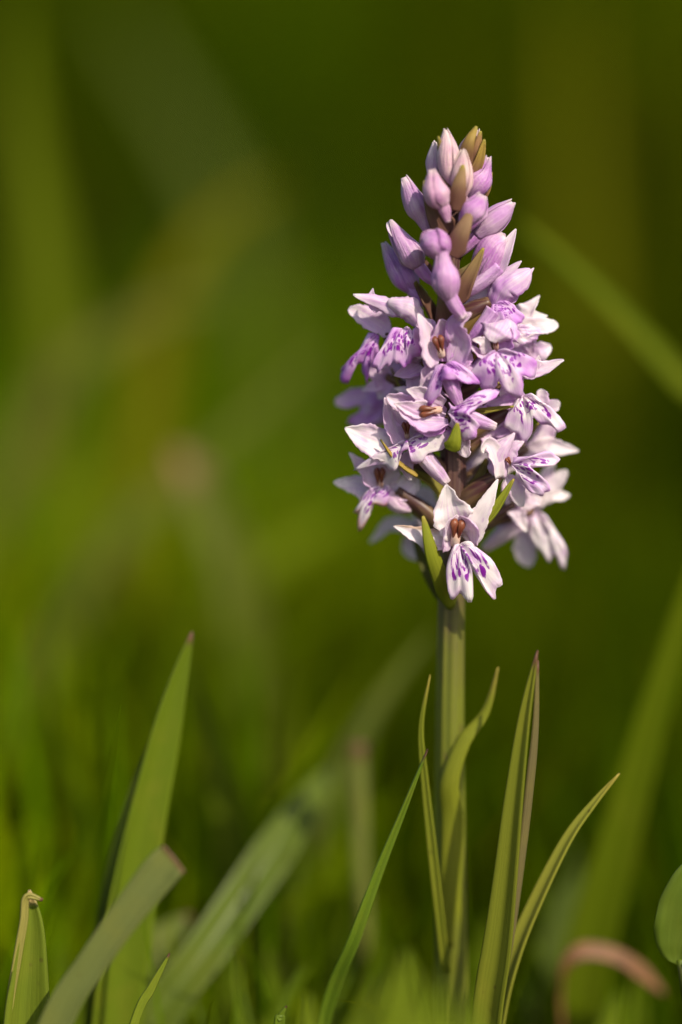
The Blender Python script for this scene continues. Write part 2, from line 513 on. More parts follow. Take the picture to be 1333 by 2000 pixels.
def meadow(name, label, roots, heights, widths, seed, palette, seg=5, lean=0.45, gain=1.0):
    """all blades of one stretch of meadow in one mesh"""
    rg = np.random.RandomState(seed)
    n = len(roots)
    roots = np.asarray(roots)
    az = rg.uniform(0, 2 * np.pi, n)
    heights = heights * np.array([2.0 ** (1.0 * noise.noise(Vector((x * 4, y * 2, 31)))) for x, y, z in roots])
    ln = np.abs(rg.normal(0, lean, n))
    face = az + np.pi / 2 + rg.normal(0, 0.5, n)
    bend = rg.uniform(0.4, 1.6, n)
    V = np.zeros((n, (seg + 1) * 2, 3))
    for k in range(seg + 1):
        u = k / seg
        hor = ln * heights * (u ** (1 + bend))
        z = heights * (u - 0.25 * np.minimum(ln, 1) * u ** 2)
        w = widths * 0.5 * min(1.0, (1.01 - u) / 0.6) ** 0.8
        cx = roots[:, 0] + np.cos(az) * hor
        cy = roots[:, 1] + np.sin(az) * hor
        cz = roots[:, 2] + z - 0.004
        V[:, 2 * k] = np.stack([cx - np.cos(face) * w, cy - np.sin(face) * w, cz], 1)
        V[:, 2 * k + 1] = np.stack([cx + np.cos(face) * w, cy + np.sin(face) * w, cz + w * 0.3], 1)
    base = (np.arange(n) * (seg + 1) * 2)[:, None]
    q = np.concatenate([base + np.array([2 * k, 2 * k + 1, 2 * k + 3, 2 * k + 2])[None] for k in range(seg)], 1).reshape(-1, 4)
    me = bpy.data.meshes.new(name)
    me.vertices.add(n * (seg + 1) * 2)
    me.vertices.foreach_set('co', V.reshape(-1))
    me.loops.add(q.size)
    me.loops.foreach_set('vertex_index', q.reshape(-1).astype(np.int32))
    me.polygons.add(len(q))
    me.polygons.foreach_set('loop_start', (np.arange(len(q)) * 4).astype(np.int32))
    me.polygons.foreach_set('use_smooth', np.ones(len(q), dtype=bool))
    me.update()
    pal = np.array(palette)
    pick = rg.choice(len(pal), n, p=np.array([p[3] for p in palette]) / sum(p[3] for p in palette))
    c = pal[pick, :3] * rg.uniform(0.55, 1.05, (n, 1)) * np.array([[0.44, 0.58, 0.10]]) * gain
    for i, (x, y, z) in enumerate(roots):          # plants of one kind grow in patches
        a = noise.noise(Vector((x * 7, y * 3.5, 2))) + 0.8 * noise.noise(Vector((x * 2.2, y * 1.1, 7)))
        b = noise.noise(Vector((x * 5, y * 2.5, 12))) + 0.7 * noise.noise(Vector((x * 1.7, y * 0.9, 17)))
        c[i] *= 2.0 ** (2.6 * a)
        c[i, 0] *= 0.95 + max(-0.3, 0.55 * b)
        c[i, 2] += max(0.0, -b - 0.25) * 0.008
    cc = np.ones((n, (seg + 1) * 2, 4))
    cc[:, :, :3] = c[:, None, :]
    ca = me.color_attributes.new('blade_colour', 'FLOAT_COLOR', 'POINT')
    ca.data.foreach_set('color', cc.reshape(-1))
    me.materials.append(M_MEADOW)
    o = bpy.data.objects.new(name, me)
    COL.objects.link(o)
    tag(o, label, 'grass', kind='stuff')
    return o

PAL = [(0.12, 0.125, 0.003, 2), (0.085, 0.105, 0.004, 5), (0.055, 0.080, 0.003, 4), (0.13, 0.13, 0.006, 2), (0.10, 0.12, 0.02, 0.6), (0.20, 0.13, 0.02, 0.25), (0.16, 0.15, 0.03, 0.3)]

def scatter(n, y0, y1, half0, slope, seed, skip=None):
    rg = np.random.RandomState(seed)
    out = []
    while len(out) < n:
        y = y0 + (y1 - y0) * rg.rand() ** 0.75
        h = half0 + slope * (y - y0)
        x = rg.uniform(-h, h)
        if skip and skip(x, y):
            continue
        out.append((x, y, gz(x, y)))
    return out

_r = np.random.RandomState(5)
R1 = scatter(9000, 0.30, 1.6, 0.30, 0.34, 1)
meadow('meadow_grass', 'soft green meadow grass close behind the orchid', R1, _r.uniform(0.05, 0.15, len(R1)), _r.uniform(0.002, 0.006, len(R1)), 2, PAL)
R2 = scatter(26000, 1.5, 9.0, 0.75, 0.36, 3)
meadow('meadow_grass', 'tall out of focus grass at the back of the meadow', R2, _r.uniform(0.10, 0.34, len(R2)), _r.uniform(0.004, 0.012, len(R2)), 4, PAL)
R3 = scatter(6000, 0.035, 0.32, 0.13, 0.36, 6, lambda x, y: (x - 0.016) ** 2 + y ** 2 < 0.015 ** 2)
meadow('meadow_grass', 'short fine grass around the base of the orchid', R3, _r.uniform(0.028, 0.082, len(R3)), _r.uniform(0.0015, 0.004, len(R3)), 7, PAL, gain=2.9)
R4 = scatter(420, -0.17, -0.035, 0.085, 0.1, 8)
meadow('meadow_grass', 'low blurred turf in front of the orchid stem', R4, _r.uniform(0.030, 0.046, len(R4)), _r.uniform(0.002, 0.005, len(R4)), 9, PAL, gain=2.9)
R5 = scatter(240, 0.004, 0.05, 0.065, 0.3, 10, lambda x, y: abs(x - 0.016) < 0.006 and y < 0.02)
meadow('meadow_grass', 'fine short turf around the foot of the orchid', R5, _r.uniform(0.032, 0.060, len(R5)), _r.uniform(0.0008, 0.0022, len(R5)), 11, PAL, gain=2.9)

# ------------------------------------------------------------------ the orchid
BASE = W(880, 2000, 0)
BASE.z = gz(BASE.x, BASE.y) - 0.002
orchid = bpy.data.objects.new('spotted_orchid', None)
orchid.location = BASE
orchid.empty_display_size = 0.01
COL.objects.link(orchid)
tag(orchid, 'spotted orchid with a spike of lilac and white flowers on a green stem', 'orchid')

def PT(p, d0=0.0):
    return W(p[0], p[1], d0 + (p[2] if len(p) > 2 else 0.0))

STEM = [(882, 1980), (880, 1700), (879, 1450), (882, 1200), (886, 1040), (886, 900), (880, 760), (874, 620), (882, 500), (891, 400), (900, 340), (910, 290)]
def stem_x(y):
    ys = [p[1] for p in STEM][::-1]; xs = [p[0] for p in STEM][::-1]
    return float(np.interp(y, ys, xs))
sp_pts = [Vector((W(882, 1980).x, 0, BASE.z))] + [PT(p) for p in STEM]
sd = tube_data(spline(sp_pts, 90), [r * PX for r in (34, 33, 31, 28, 26, 25, 25, 23, 20, 17, 14, 11, 7)], 28, 7, 0.06, 0.5)
make('stem', sd, M_STEM, orchid, BASE)

SEED = [0.0]
def seed():
    SEED[0] += 1.37
    return SEED[0]

def part_sheet(name, pts, w, n, prof, parent, mat, color, d0=0, cup=0.25, fold=0.0, wav=0.08, thick=0.00011, nu=26, nv=11, groove=0.0):
    C = spline([PT(p, d0) for p in pts], nu)
    dm = d0 + (pts[len(pts) // 2][2] if len(pts[len(pts) // 2]) > 2 else 0)
    return make(name, sheet_data(C, w * PX * persp(dm), n, prof, cup, fold, nu, nv, wav, seed(), groove), mat, parent, BASE, color, thick)

def part_tube(name, pts, radii, parent, mat, color=(1, 1, 1, 1), d0=0, lobes=0, amp=0.0, twist=0.0, nu=18, ns=14, sharp=False):
    C = spline([PT(p, d0) for p in pts], nu)
    return make(name, tube_data(C, [r * PX for r in radii], ns, lobes, amp, twist, sharp=sharp), mat, parent, BASE, color)

def col_petal(tint, wilt=0.0):
    return (tint, wilt, 0, 1)

FRONT, BACK = (0, 0, 1), (0, 0, -1)

def column(flower, c, up, size, d0):
    """pollinia lobes side by side above the pale stigma; c = centre pixel, up = direction of the anther top"""
    ux, uy = up
    l = math.hypot(ux, uy); ux, uy = ux / l, uy / l
    sx, sy = -uy, ux
    s = size
    b = part_tube('column', [(c[0] - ux * s * 1.15, c[1] - uy * s * 1.15, -6), (c[0] - ux * s * 0.5, c[1] - uy * s * 0.5, 3), (c[0] + ux * s * 0.3, c[1] + uy * s * 0.3, -3)],
                  [s * 0.34, s * 0.36, s * 0.30, s * 0.15], flower, M_COLUMN, d0=d0, nu=8)
    for k in (-1, 1):
        q = 0.23 * s * k
        part_tube('anther', [(c[0] + sx * q * 0.5 - ux * s * 0.8, c[1] + sy * q * 0.5 - uy * s * 0.8, 6), (c[0] + sx * q, c[1] + sy * q, 9),
                             (c[0] + sx * q * 1.2 + ux * s * 0.45, c[1] + sy * q * 1.2 + uy * s * 0.45, 7), (c[0] + sx * q * 0.9 + ux * s * 0.72, c[1] + sy * q * 0.9 + uy * s * 0.72, 2)],
                  [s * 0.10, s * 0.24, s * 0.32, s * 0.17], flower, M_ANTHER, d0=d0, nu=10, ns=10)

def flower(d0, ov, ovr, tint, items, marks=1.0):
    """ov: ovary pixels from stem to throat; items: sepals, petals, lip, spur and column of this flower"""
    f = part_tube('flower', ov, ovr, orchid, M_OVARY, d0=0, lobes=3, amp=0.10, twist=2.2, nu=16, ns=15)
    for it in items:
        k = it[0]
        if k == 'lip':
            _, B, out, n, bulge = it[:5]
            o = it[5] if len(it) > 5 else {}
            t = o.get('tint', tint)
            make('lip', lip_data(PT(B, d0), [PT(p, d0) for p in out], n, bulge, seed(), cren=o.get('cren', 0.06)), M_LIP, f, BASE,
                 (t, o.get('wilt', 0.0), o.get('marks', marks), 1), 0.00018)
        elif k == 'spur':
            _, pts, rad = it[:3]
            c = it[3] if len(it) > 3 else None
            t = min(1, tint + 0.25)
            part_tube('spur', pts, rad, f, M_BUD, c or (0.80 - 0.27 * t, 0.72 - 0.46 * t, 0.78 - 0.16 * t, 1), d0=d0)
        elif k == 'column':
            column(f, it[1], it[2], it[3], d0)
        else:
            nm, pts, w, n, prof = it[:5]
            w *= 1.10
            o = it[5] if len(it) > 5 else {}
            part_sheet(nm, pts, w, n, prof, f, M_PETAL, col_petal(o.get('tint', tint), o.get('wilt', 0.0)), d0, o.get('cup', 0.3), o.get('fold', 0.0), o.get('wav', 0.30))
    return f

def bract(pts, w, n, color, d0=0, cup=0.5, fold=0.0):
    return part_sheet('bract', pts, w, n, 'bract', orchid, M_BRACT, color, d0, cup, fold, 0.05, 0.0003)

OLIVE = (0.20, 0.17, 0.025, 1)
GREEN = (0.22, 0.24, 0.018, 1)
BROWN = (0.17, 0.095, 0.045, 1)
MAROON = (0.075, 0.022, 0.022, 1)
GOLD = (0.36, 0.24, 0.05, 1)
TAN = (0.30, 0.19, 0.10, 1)

PINK = (0.52, 0.21, 0.52, 1)
LILAC = (0.46, 0.22, 0.58, 1)
ROSE = (0.62, 0.32, 0.45, 1)
CREAM = (0.72, 0.52, 0.40, 1)
PALE = (0.56, 0.34, 0.55, 1)

def shell_data(C, radii, phi, half, grow, flare, ns=9, twist=0.7):
    """one sepal wrapped round a bud: a curved strip hugging the bud body, free at its pointed tip"""
    verts, uv, faces = [], [], []
    L = len(C)
    ref = Vector((0.31, -0.9, 0.22))
    sd = seed()
    ext = (C[-1] - C[-2]) * 0.0
    for i in range(L):
        u = i / (L - 1)
        c = C[i]
        T = (C[min(i + 1, L - 1)] - C[max(i - 1, 0)]).normalized()
        A = (ref - T * ref.dot(T)).normalized()
        B = T.cross(A)
        r = lerp_list(radii, u) * grow + 0.00004
        hs = half * (0.80 + 0.20 * math.sin(u * 3)) * (1.0 - 0.45 * max(0.0, (u - 0.75) / 0.25) ** 2)
        for j in range(ns):
            v = 2 * j / (ns - 1) - 1
            p = phi + twist * u + hs * v
            q = r * (1 + 0.05 * (1 - v * v) + flare * max(0.0, u - 0.8) * 2 + 0.07 * abs(v) ** 3 * (0.5 + noise.noise(Vector((u * 5, v, sd)))))
            q *= 1 + 0.05 * noise.noise(Vector((u * 4, v * 2, sd + 4)))
            verts.append(c + A * (q * math.cos(p)) + B * (q * math.sin(p)) + T * (flare * 0.0006 * max(0.0, u - 0.85) / 0.15 * (1 - v * v)))
            uv.append((u, v * 0.5 + 0.5))
    for i in range(L - 1):
        for j in range(ns - 1):
            k = i * ns + j
            faces.append((k, k + 1, k + ns + 1, k + ns))
    return verts, uv, faces

def bud(pts, radii, color, d0, spur=None, spur_r=None, spur_c=None, tips=None, amp=0.05):
    """spindle-shaped bud from its base to its tip, wrapped in three sepals; optional spur and free sepal tips"""
    radii = [r * 0.84 for r in radii]
    e = pts[-1]; q = pts[-2]                          # drawn-out tip
    pts = list(pts[:-1]) + [(e[0] + (e[0] - q[0]) * 0.06, e[1] + (e[1] - q[1]) * 0.06) + tuple(e[2:])]
    b = part_tube('bud', pts, radii, orchid, M_BUD, color, d0, 3, amp, 0.7, 24, 36, True)
    C = spline([PT(p, d0) for p in pts], 20)
    ph = RNG.uniform(0, 6.28)
    for k in range(3):
        sh = RNG.uniform(0.90, 1.08)
        make('sepal', shell_data(C, [r * PX for r in radii], ph + k * 2.094, RNG.uniform(0.92, 1.12), 1.03 + 0.03 * k, RNG.uniform(-0.1, 0.5)), M_BUD, b, BASE,
             tuple(min(1, c * sh) for c in color[:3]) + (color[3],), 0.00012)
    if spur:
        part_tube('spur', spur, spur_r or (9, 11, 10, 5), b, M_BUD, spur_c or color, d0)
    for tp in tips or []:
        part_sheet('sepal_tip', tp[0], tp[1], tp[2], 'sepal', b, M_PETAL, col_petal(tp[3]), d0, 0.6)
    return b

# ---- crown of the spike
bud([(907, 345), (915, 300), (930, 255)], (12, 22, 23, 16, 4), (0.34, 0.20, 0.10, 1), -8)
bract([(905, 340), (913, 285, 12), (931, 247, 2)], 34, (-0.3, 0, 1), GOLD[:3] + (0.0,), 12, -0.5)
bract([(928, 340), (933, 300, 6), (939, 256, 2)], 30, (0.5, 0, 1), (0.30, 0.16, 0.07, 0.0), 6, -0.5)
bract([(915, 360), (934, 320), (947, 272)], 30, (0.3, 0.2, 1), GOLD[:3] + (0.0,), 14, 0.5)
bud([(890, 375), (880, 330), (875, 290), (871, 256)], (8, 20, 23, 17, 3), (0.74, 0.52, 0.46, 1), 16)
bract([(880, 405), (866, 345), (857, 266)], 37, (-0.6, 0, 0.8), TAN[:3] + (0.0,), 24, -0.5)
bud([(862, 360), (850, 325), (849, 280)], (8, 17, 16, 3), (0.70, 0.52, 0.58, 1), -16)
bud([(900, 385), (902, 345), (905, 297)], (10, 22, 20, 4), (0.70, 0.48, 0.36, 1), 34)
bract([(888, 412), (896, 365, 8), (905, 322, 0)], 41, (-0.2, 0, 1), (0.30, 0.18, 0.09, 0.0), 52, -0.4)
bud([(915, 388), (935, 358), (946, 338), (954, 309)], (8, 23, 22, 12, 4), PINK, 8, [(922, 375), (908, 392), (894, 415)], (9, 10, 8, 5), ROSE)
bract([(932, 395), (952, 372), (962, 336)], 18, (0.6, 0, 0.8), GOLD[:3] + (0.0,), 2, 0.4)
# ---- upper buds
bud([(868, 402), (857, 385), (849, 365), (844, 333)], (13, 25, 22, 5), ROSE, 64, [(864, 396), (871, 415), (876, 434)], (11, 12, 9, 5), ROSE)
bract([(878, 455), (852, 410), (829, 352)], 57, (-0.4, 0.1, 0.9), (0.30, 0.20, 0.10, 0.0), 30, 0.4)
bud([(838, 448), (825, 418), (808, 390), (790, 349)], (11, 18, 25, 19, 6), PALE, 8, tips=[([(796, 372, 8), (790, 357, 6), (786, 350, 2)], 14, FRONT, 0.2)], amp=0.07)
bract([(852, 470), (838, 438), (824, 408)], 28, (0.5, 0.2, 0.7), MAROON[:3] + (0.0,), 0, 0.4)
bud([(905, 447), (922, 418), (932, 402), (943, 382)], (12, 27, 24, 8), PINK, 44)
bract([(880, 500), (900, 455, 8), (922, 408, 0)], 51, (-0.3, 0.1, 1), (0.30, 0.18, 0.10, 0.0), 66, -0.35)
bud([(930, 462), (958, 438), (982, 415), (1001, 397)], (13, 25, 21, 5), PALE, 10, [(942, 450), (922, 472), (898, 498)], (12, 13, 11, 6), PINK, amp=0.06)
bract([(884, 512), (903, 480), (932, 446)], 21, (-0.6, 0.5, 0.4), (0.16, 0.20, 0.01, 0.0), 6, 0.5)
bract([(878, 520), (905, 487), (925, 462)], 23, (0.3, -0.2, 0.8), MAROON[:3] + (0.0,), 2, 0.3)
bud([(818, 520), (802, 495), (782, 468), (762, 434)], (14, 27, 24, 17, 6), PALE, 8, [(812, 512), (830, 535), (850, 556)], (13, 13, 11, 6), PINK, tips=[([(772, 462, 10), (762, 446, 8), (756, 436, 3)], 15, FRONT, 0.2)], amp=0.07)
bract([(858, 560), (838, 525), (812, 492)], 25, (0.6, 0.4, 0.7), MAROON[:3] + (0.0,), -6, 0.4)
bud([(868, 505, -20), (856, 482, 0), (846, 472, 18), (840, 462, 30)], (14, 27, 28, 17), PINK[:3] + (0.0,), 62, amp=0.03)
bud([(880, 585), (872, 550), (866, 520), (861, 476)], (12, 27, 27, 16, 9), PINK, 80, [(877, 572), (888, 595), (906, 622)], (14, 14, 13, 10), (0.52, 0.22, 0.54, 1), amp=0.05)
bract([(872, 640), (868, 600, 5), (867, 552, 0)], 44, (-0.2, 0, 1), (0.22, 0.14, 0.045, 0.0), 50, -0.35)
bud([(808, 565), (795, 545), (775, 520), (751, 478)], (14, 26, 22, 4), LILAC, -28, [(800, 556), (822, 580), (843, 603)], (15, 15, 13, 6), (0.45, 0.24, 0.62, 1), amp=0.05)
bract([(868, 650), (838, 600), (808, 545)], 39, (0.5, 0.3, 0.8), (0.12, 0.06, 0.03, 0.0), -12, 0.4)
# opening bud on the right
b14 = bud([(935, 545), (952, 510), (966, 480), (985, 462)], (18, 30, 28, 10), PINK, 10, [(975, 520, 14), (940, 552, 14), (899, 583, 10)], (15, 15, 13, 6), (0.62, 0.36, 0.66, 1))
part_sheet('lateral_sepal', [(970, 530, 6), (985, 495, 10), (1008, 447, 0)], 46, (-0.4, 0, 0.9), 'sepal', b14, M_PETAL, col_petal(0.32), 14, 0.4)
part_sheet('lateral_sepal', [(965, 545, -4), (935, 575, 0), (893, 606, -6)], 60, (0.2, 0.3, 1), 'sepal', b14, M_PETAL, col_petal(0.2), 0, 0.2)
bract([(893, 590), (915, 545, 4), (945, 484, 0)], 41, (-0.1, 0.1, 1), (0.26, 0.17, 0.07, 0.0), 36, 0.4)
bract([(890, 545), (910, 530), (935, 505)], 28, (-0.4, 0.5, 0.7), (0.30, 0.27, 0.09, 0.0), 16, 0.4)

# ---- open flowers
# upper left flower, turned left
flower(40, [(872, 700, 0), (845, 665, 15), (815, 640, 36)], (11, 15, 17, 12), 0.30, [
    ('petal', [(828, 636, 0), (795, 602, 14), (756, 590, 4)], 56, (0.1, -0.3, -1), 'petal', {'tint': 0.42, 'cup': 0.55}),
    ('dorsal_sepal', [(812, 606, -8), (760, 590, -6), (690, 576, -4)], 46, (0.0, -0.5, -1), 'sepal', {'tint': 0.34, 'cup': 0.5}),
    ('petal', [(740, 608, -14), (728, 588, -16), (728, 563, -16)], 22, FRONT, 'sepal', {'tint': 0.31}),
    ('lateral_sepal', [(836, 622, -4), (830, 650, 2), (818, 700, 4)], 52, (0.2, 0.2, 1), 'petal', {'tint': 0.46}),
    ('lip', (788, 642, 6), [(762, 652, 0), (742, 690, 10), (730, 716, 14), (740, 727, 14), (758, 714, 18), (771, 706, 22), (782, 716, 14), (796, 718, 12), (804, 700, 14), (822, 690, 8), (820, 668, 0), (806, 650, 0)], (-0.2, 0.6, 0.8), 0.24, {'tint': 0.52}),
    ('spur', [(812, 655, -14), (832, 690, -10), (838, 728, -14)], (12, 12, 10, 6)),
])
# far left flower behind it, lip hanging to the left
flower(-22, [(868, 720, 0), (820, 690, -14), (752, 655, -22)], (11, 14, 13, 9), 0.36, [
    ('lateral_sepal', [(762, 652, 4), (730, 634, 10), (681, 603, 4)], 54, (0.1, 0.4, 1), 'petal', {'tint': 0.42, 'cup': 0.35}),
    ('petal', [(755, 630, -8), (722, 608, -6), (684, 600, -4)], 26, (0, 0.5, 1), 'sepal', {'tint': 0.31}),
    ('lip', (742, 655, 8), [(722, 652, 0), (700, 690, 0), (672, 716, -4), (665, 730, -6), (675, 752, -4), (684, 724, 0), (705, 710, 6), (708, 724, 6), (718, 748, 4), (722, 716, 8), (732, 700, 10), (742, 690, 8)], (-0.3, 0.4, 1), 0.18, {'tint': 0.80}),
])
# centre flower, facing out
flower(66, [(872, 790, 0), (878, 750, 20), (872, 712, 52)], (12, 15, 15, 10), 0.28, [
    ('dorsal_sepal', [(866, 706, -16), (868, 662, -22), (860, 622, -2)], 62, (0, 0, 1), 'petal', {'tint': 0.61, 'cup': 0.4}),
    ('petal', [(848, 716, -4), (832, 670, 0), (822, 612, 4)], 56, (0.7, 0, 0.7), 'petal', {'tint': 0.34, 'cup': 0.4}),
    ('petal', [(888, 716, -8), (902, 672, -2), (892, 634, 2), (922, 612, 8)], 64, (-0.5, 0.1, 0.8), 'sepal', {'tint': 0.54, 'cup': 0.35}),
    ('lateral_sepal', [(856, 716, -14), (838, 732, -14), (828, 768, -22)], 44, (0.3, 0.4, 1), 'petal', {'tint': 0.38}),
    ('lateral_sepal', [(885, 715, -14), (905, 708, -12), (921, 690, -16)], 40, (-0.2, 0.3, 1), 'petal', {'tint': 0.52}),
    ('lip', (868, 712, 6), [(850, 718, 2), (842, 742, 10), (832, 766, 8), (832, 786, 4), (846, 788, 6), (860, 770, 14), (864, 744, 24), (878, 742, 34), (892, 740, 28), (904, 748, 20), (928, 752, 10), (936, 744, 6), (916, 722, 10), (894, 708, 4)], (0, 0.5, 1), 0.22, {'tint': 0.58, 'marks': 0.9}),
    ('spur', [(874, 722, -10), (884, 756, 2), (898, 792, 0)], (16, 16, 14, 8), (0.55, 0.25, 0.58, 1)),
    ('column', (858, 672), (-0.25, -1), 21),
])
# upper right hooded flower
flower(30, [(885, 640, 0), (915, 612, 18), (958, 588, 24)], (13, 18, 17, 10), 0.34, [
    ('dorsal_sepal', [(962, 600, 0), (985, 556, 14), (1036, 523, 2)], 74, (0.1, -0.3, -1), 'petal', {'tint': 0.58, 'cup': 0.55}),
    ('petal', [(958, 575, -8), (985, 540, -2), (1019, 510, -6)], 30, (0, -0.4, -1), 'sepal', {'tint': 0.52, 'cup': 0.5}),
    ('petal', [(985, 600, -8), (1008, 570, -6), (1042, 522, -8)], 36, (-0.5, 0, 0.8), 'sepal', {'tint': 0.40}),
    ('lip', (966, 594, 4), [(955, 612, 4), (962, 636, 10), (982, 626, 16), (994, 640, 14), (1014, 634, 10), (1024, 620, 6), (1010, 604, 4), (992, 592, 0)], (0.2, 0.8, 0.6), 0.24, {'tint': 0.63}),
    ('spur', [(966, 608, 0), (945, 636, 2), (912, 668, -4)], (20, 17, 15, 8), (0.56, 0.30, 0.62, 1)),
])
# right flower behind, white sepals spread to the right
flower(-24, [(884, 720, 0), (930, 690, -10), (1000, 640, -22)], (12, 14, 13, 9), 0.2, [
    ('lateral_sepal', [(1004, 622, 0), (1032, 606, 6), (1054, 576, 0)], 36, (-0.2, 0.2, 1), 'sepal', {'tint': 0.05, 'cup': 0.3}),
    ('petal', [(1006, 632, 2), (1036, 622, 4), (1070, 616, 0)], 32, (0, 0.4, 1), 'sepal', {'tint': 0.05}),
    ('lateral_sepal', [(1000, 660, 8), (1040, 644, 12), (1092, 634, 4)], 46, (0, 0.3, 1), 'petal', {'tint': 0.1}),
    ('lip', (996, 646, 14), [(990, 662, 14), (1006, 680, 14), (1026, 672, 18), (1046, 664, 14), (1056, 650, 10), (1040, 634, 8), (1014, 632, 8)], (0.2, 0.5, 0.9), 0.15, {'tint': 0.22, 'marks': 0.6}),
    ('lateral_sepal', [(1000, 660, 0), (1016, 690, 2), (1034, 708, -2)], 40, (-0.2, 0.2, 1), 'petal', {'tint': 0.4}),
])
# right centre flower with the broad spotted lip
flower(62, [(884, 790, 0), (925, 745, 20), (962, 695, 48)], (13, 17, 17, 11), 0.28, [
    ('dorsal_sepal', [(990, 622, -16), (974, 640, 10), (962, 668, 14)], 92, (0.1, -0.5, -0.9), 'petal', {'tint': 0.44, 'cup': 0.5}),
    ('petal', [(985, 692, -16), (992, 668, -6), (1000, 640, 0)], 46, (-0.6, 0, 0.8), 'petal', {'tint': 0.67, 'cup': 0.4}),
    ('petal', [(950, 690, -6), (945, 668, 6), (922, 663, 12)], 28, (0.3, 0, 1), 'sepal', {'tint': 0.15, 'cup': 0.3}),
    ('lateral_sepal', [(958, 698, -10), (936, 690, -2), (918, 674, 6)], 26, (0.2, 0.6, 0.8), 'sepal', {'tint': 0.38}),
    ('lateral_sepal', [(1006, 720, -30), (1052, 724, -34), (1102, 704, -38)], 44, (-0.1, 0.3, 1), 'sepal', {'tint': 0.24, 'cup': 0.3}),
    ('petal', [(1030, 730, -34), (1046, 712, -36), (1053, 694, -36)], 22, FRONT, 'sepal', {'tint': 0.32}),
    ('lip', (970, 686, 6), [(952, 698, 4), (930, 716, 10), (918, 732, 8), (934, 744, 12), (944, 758, 12), (964, 757, 16), (973, 748, 22), (983, 756, 22), (1000, 774, 14), (1018, 776, 10), (1022, 754, 14), (1020, 738, 18), (1036, 738, 6), (1050, 722, 0), (1044, 702, 2), (1022, 700, 8), (996, 690, 6)], (0, 0.55, 0.9), 0.24, {'tint': 0.45}),
    ('lateral_sepal', [(958, 702, -14), (930, 722, -10), (898, 712, -8)], 36, (0.2, 0.4, 0.9), 'sepal', {'tint': 0.5}),
    ('column', (968, 664), (-0.1, -1), 15),
])
# centre flower lying on its side, lip to the right
flower(70, [(884, 880, 0), (885, 850, 24), (872, 812, 52)], (12, 15, 15, 10), 0.26, [
    ('dorsal_sepal', [(872, 806, -16), (812, 792, -18), (756, 773, -4)], 58, (0.1, 0.1, 1), 'petal', {'tint': 0.40, 'cup': 0.45}),
    ('petal', [(846, 806, -10), (806, 800, 2), (768, 786, 14)], 40, (0.0, 0.2, 1), 'sepal', {'tint': 0.2, 'cup': 0.5}),
    ('petal', [(868, 790, -8), (826, 772, -2), (793, 760, 6)], 40, (0.1, -0.3, 1), 'sepal', {'tint': 0.32, 'cup': 0.3}),
    ('petal', [(876, 826, 2), (826, 832, 8), (774, 796, 6)], 44, (0.0, 0.6, 0.8), 'petal', {'tint': 0.49, 'cup': 0.5}),
    ('lateral_sepal', [(872, 828, -6), (840, 844, -4), (798, 828, 2)], 30, (0.0, 0.5, 0.9), 'sepal', {'tint': 0.61}),
    ('lip', (874, 806, 8), [(876, 786, 4), (894, 794, 10), (918, 776, 10), (950, 760, 8), (976, 764, 6), (962, 780, 10), (930, 796, 14), (918, 812, 20), (934, 832, 12), (926, 852, 8), (910, 862, 6), (900, 846, 8), (888, 838, 6), (876, 830, 2)], (0.5, 0.3, 1), 0.2, {'tint': 0.49}),
    ('spur', [(886, 806, -4), (922, 818, 2), (969, 834, 0)], (16, 17, 14, 8), (0.62, 0.38, 0.64, 1)),
    ('lateral_sepal', [(880, 830, -20), (902, 858, -20), (914, 892, -24)], 44, (-0.1, 0.3, 0.9), 'petal', {'tint': 0.4}),
    ('column', (836, 803), (-1, 0.1), 21),
])
# left centre flower with drooping white lobes and pale spur
flower(48, [(882, 930, 0), (850, 905, 16), (808, 872, 40)], (12, 15, 15, 10), 0.22, [
    ('petal', [(790, 872, -10), (768, 836, -8), (749, 776, -8)], 40, (0.5, 0, 0.8), 'sepal', {'tint': 0.39, 'cup': 0.4}),
    ('dorsal_sepal', [(802, 866, -16), (792, 830, -18), (776, 780, -14)], 50, (0, 0, 1), 'petal', {'tint': 0.28, 'cup': 0.4}),
    ('lateral_sepal', [(775, 878, -16), (724, 856, -12), (674, 836, -14)], 72, (0.2, 0.3, 1), 'sepal', {'tint': 0.12, 'cup': 0.3}),
    ('petal', [(812, 868, -6), (832, 852, -6), (850, 846, -6)], 34, (-0.3, 0.3, 1), 'petal', {'tint': 0.62}),
    ('lip', (796, 864, 6), [(778, 868, 2), (748, 890, 0), (698, 911, -6), (702, 916, -6), (752, 906, 2), (760, 916, 8), (768, 924, 8), (776, 914, 10), (784, 886, 18), (798, 878, 22), (802, 896, 18), (808, 906, 16), (826, 900, 16), (838, 886, 18), (866, 874, 14), (882, 852, 10), (874, 842, 8), (842, 850, 12), (816, 858, 8)], (-0.1, 0.7, 0.8), 0.16, {'tint': 0.19, 'marks': 0.9}),
    ('spur', [(816, 876, -6), (842, 908, 2), (874, 944, 4)], (15, 17, 15, 9), (0.64, 0.46, 0.62, 1)),
    ('lateral_sepal', [(802, 880, -14), (790, 905, -14), (802, 938, -18)], 36, (0.1, 0.3, 0.9), 'petal', {'tint': 0.4}),
    ('column', (794, 836), (-0.1, -1), 15),
])
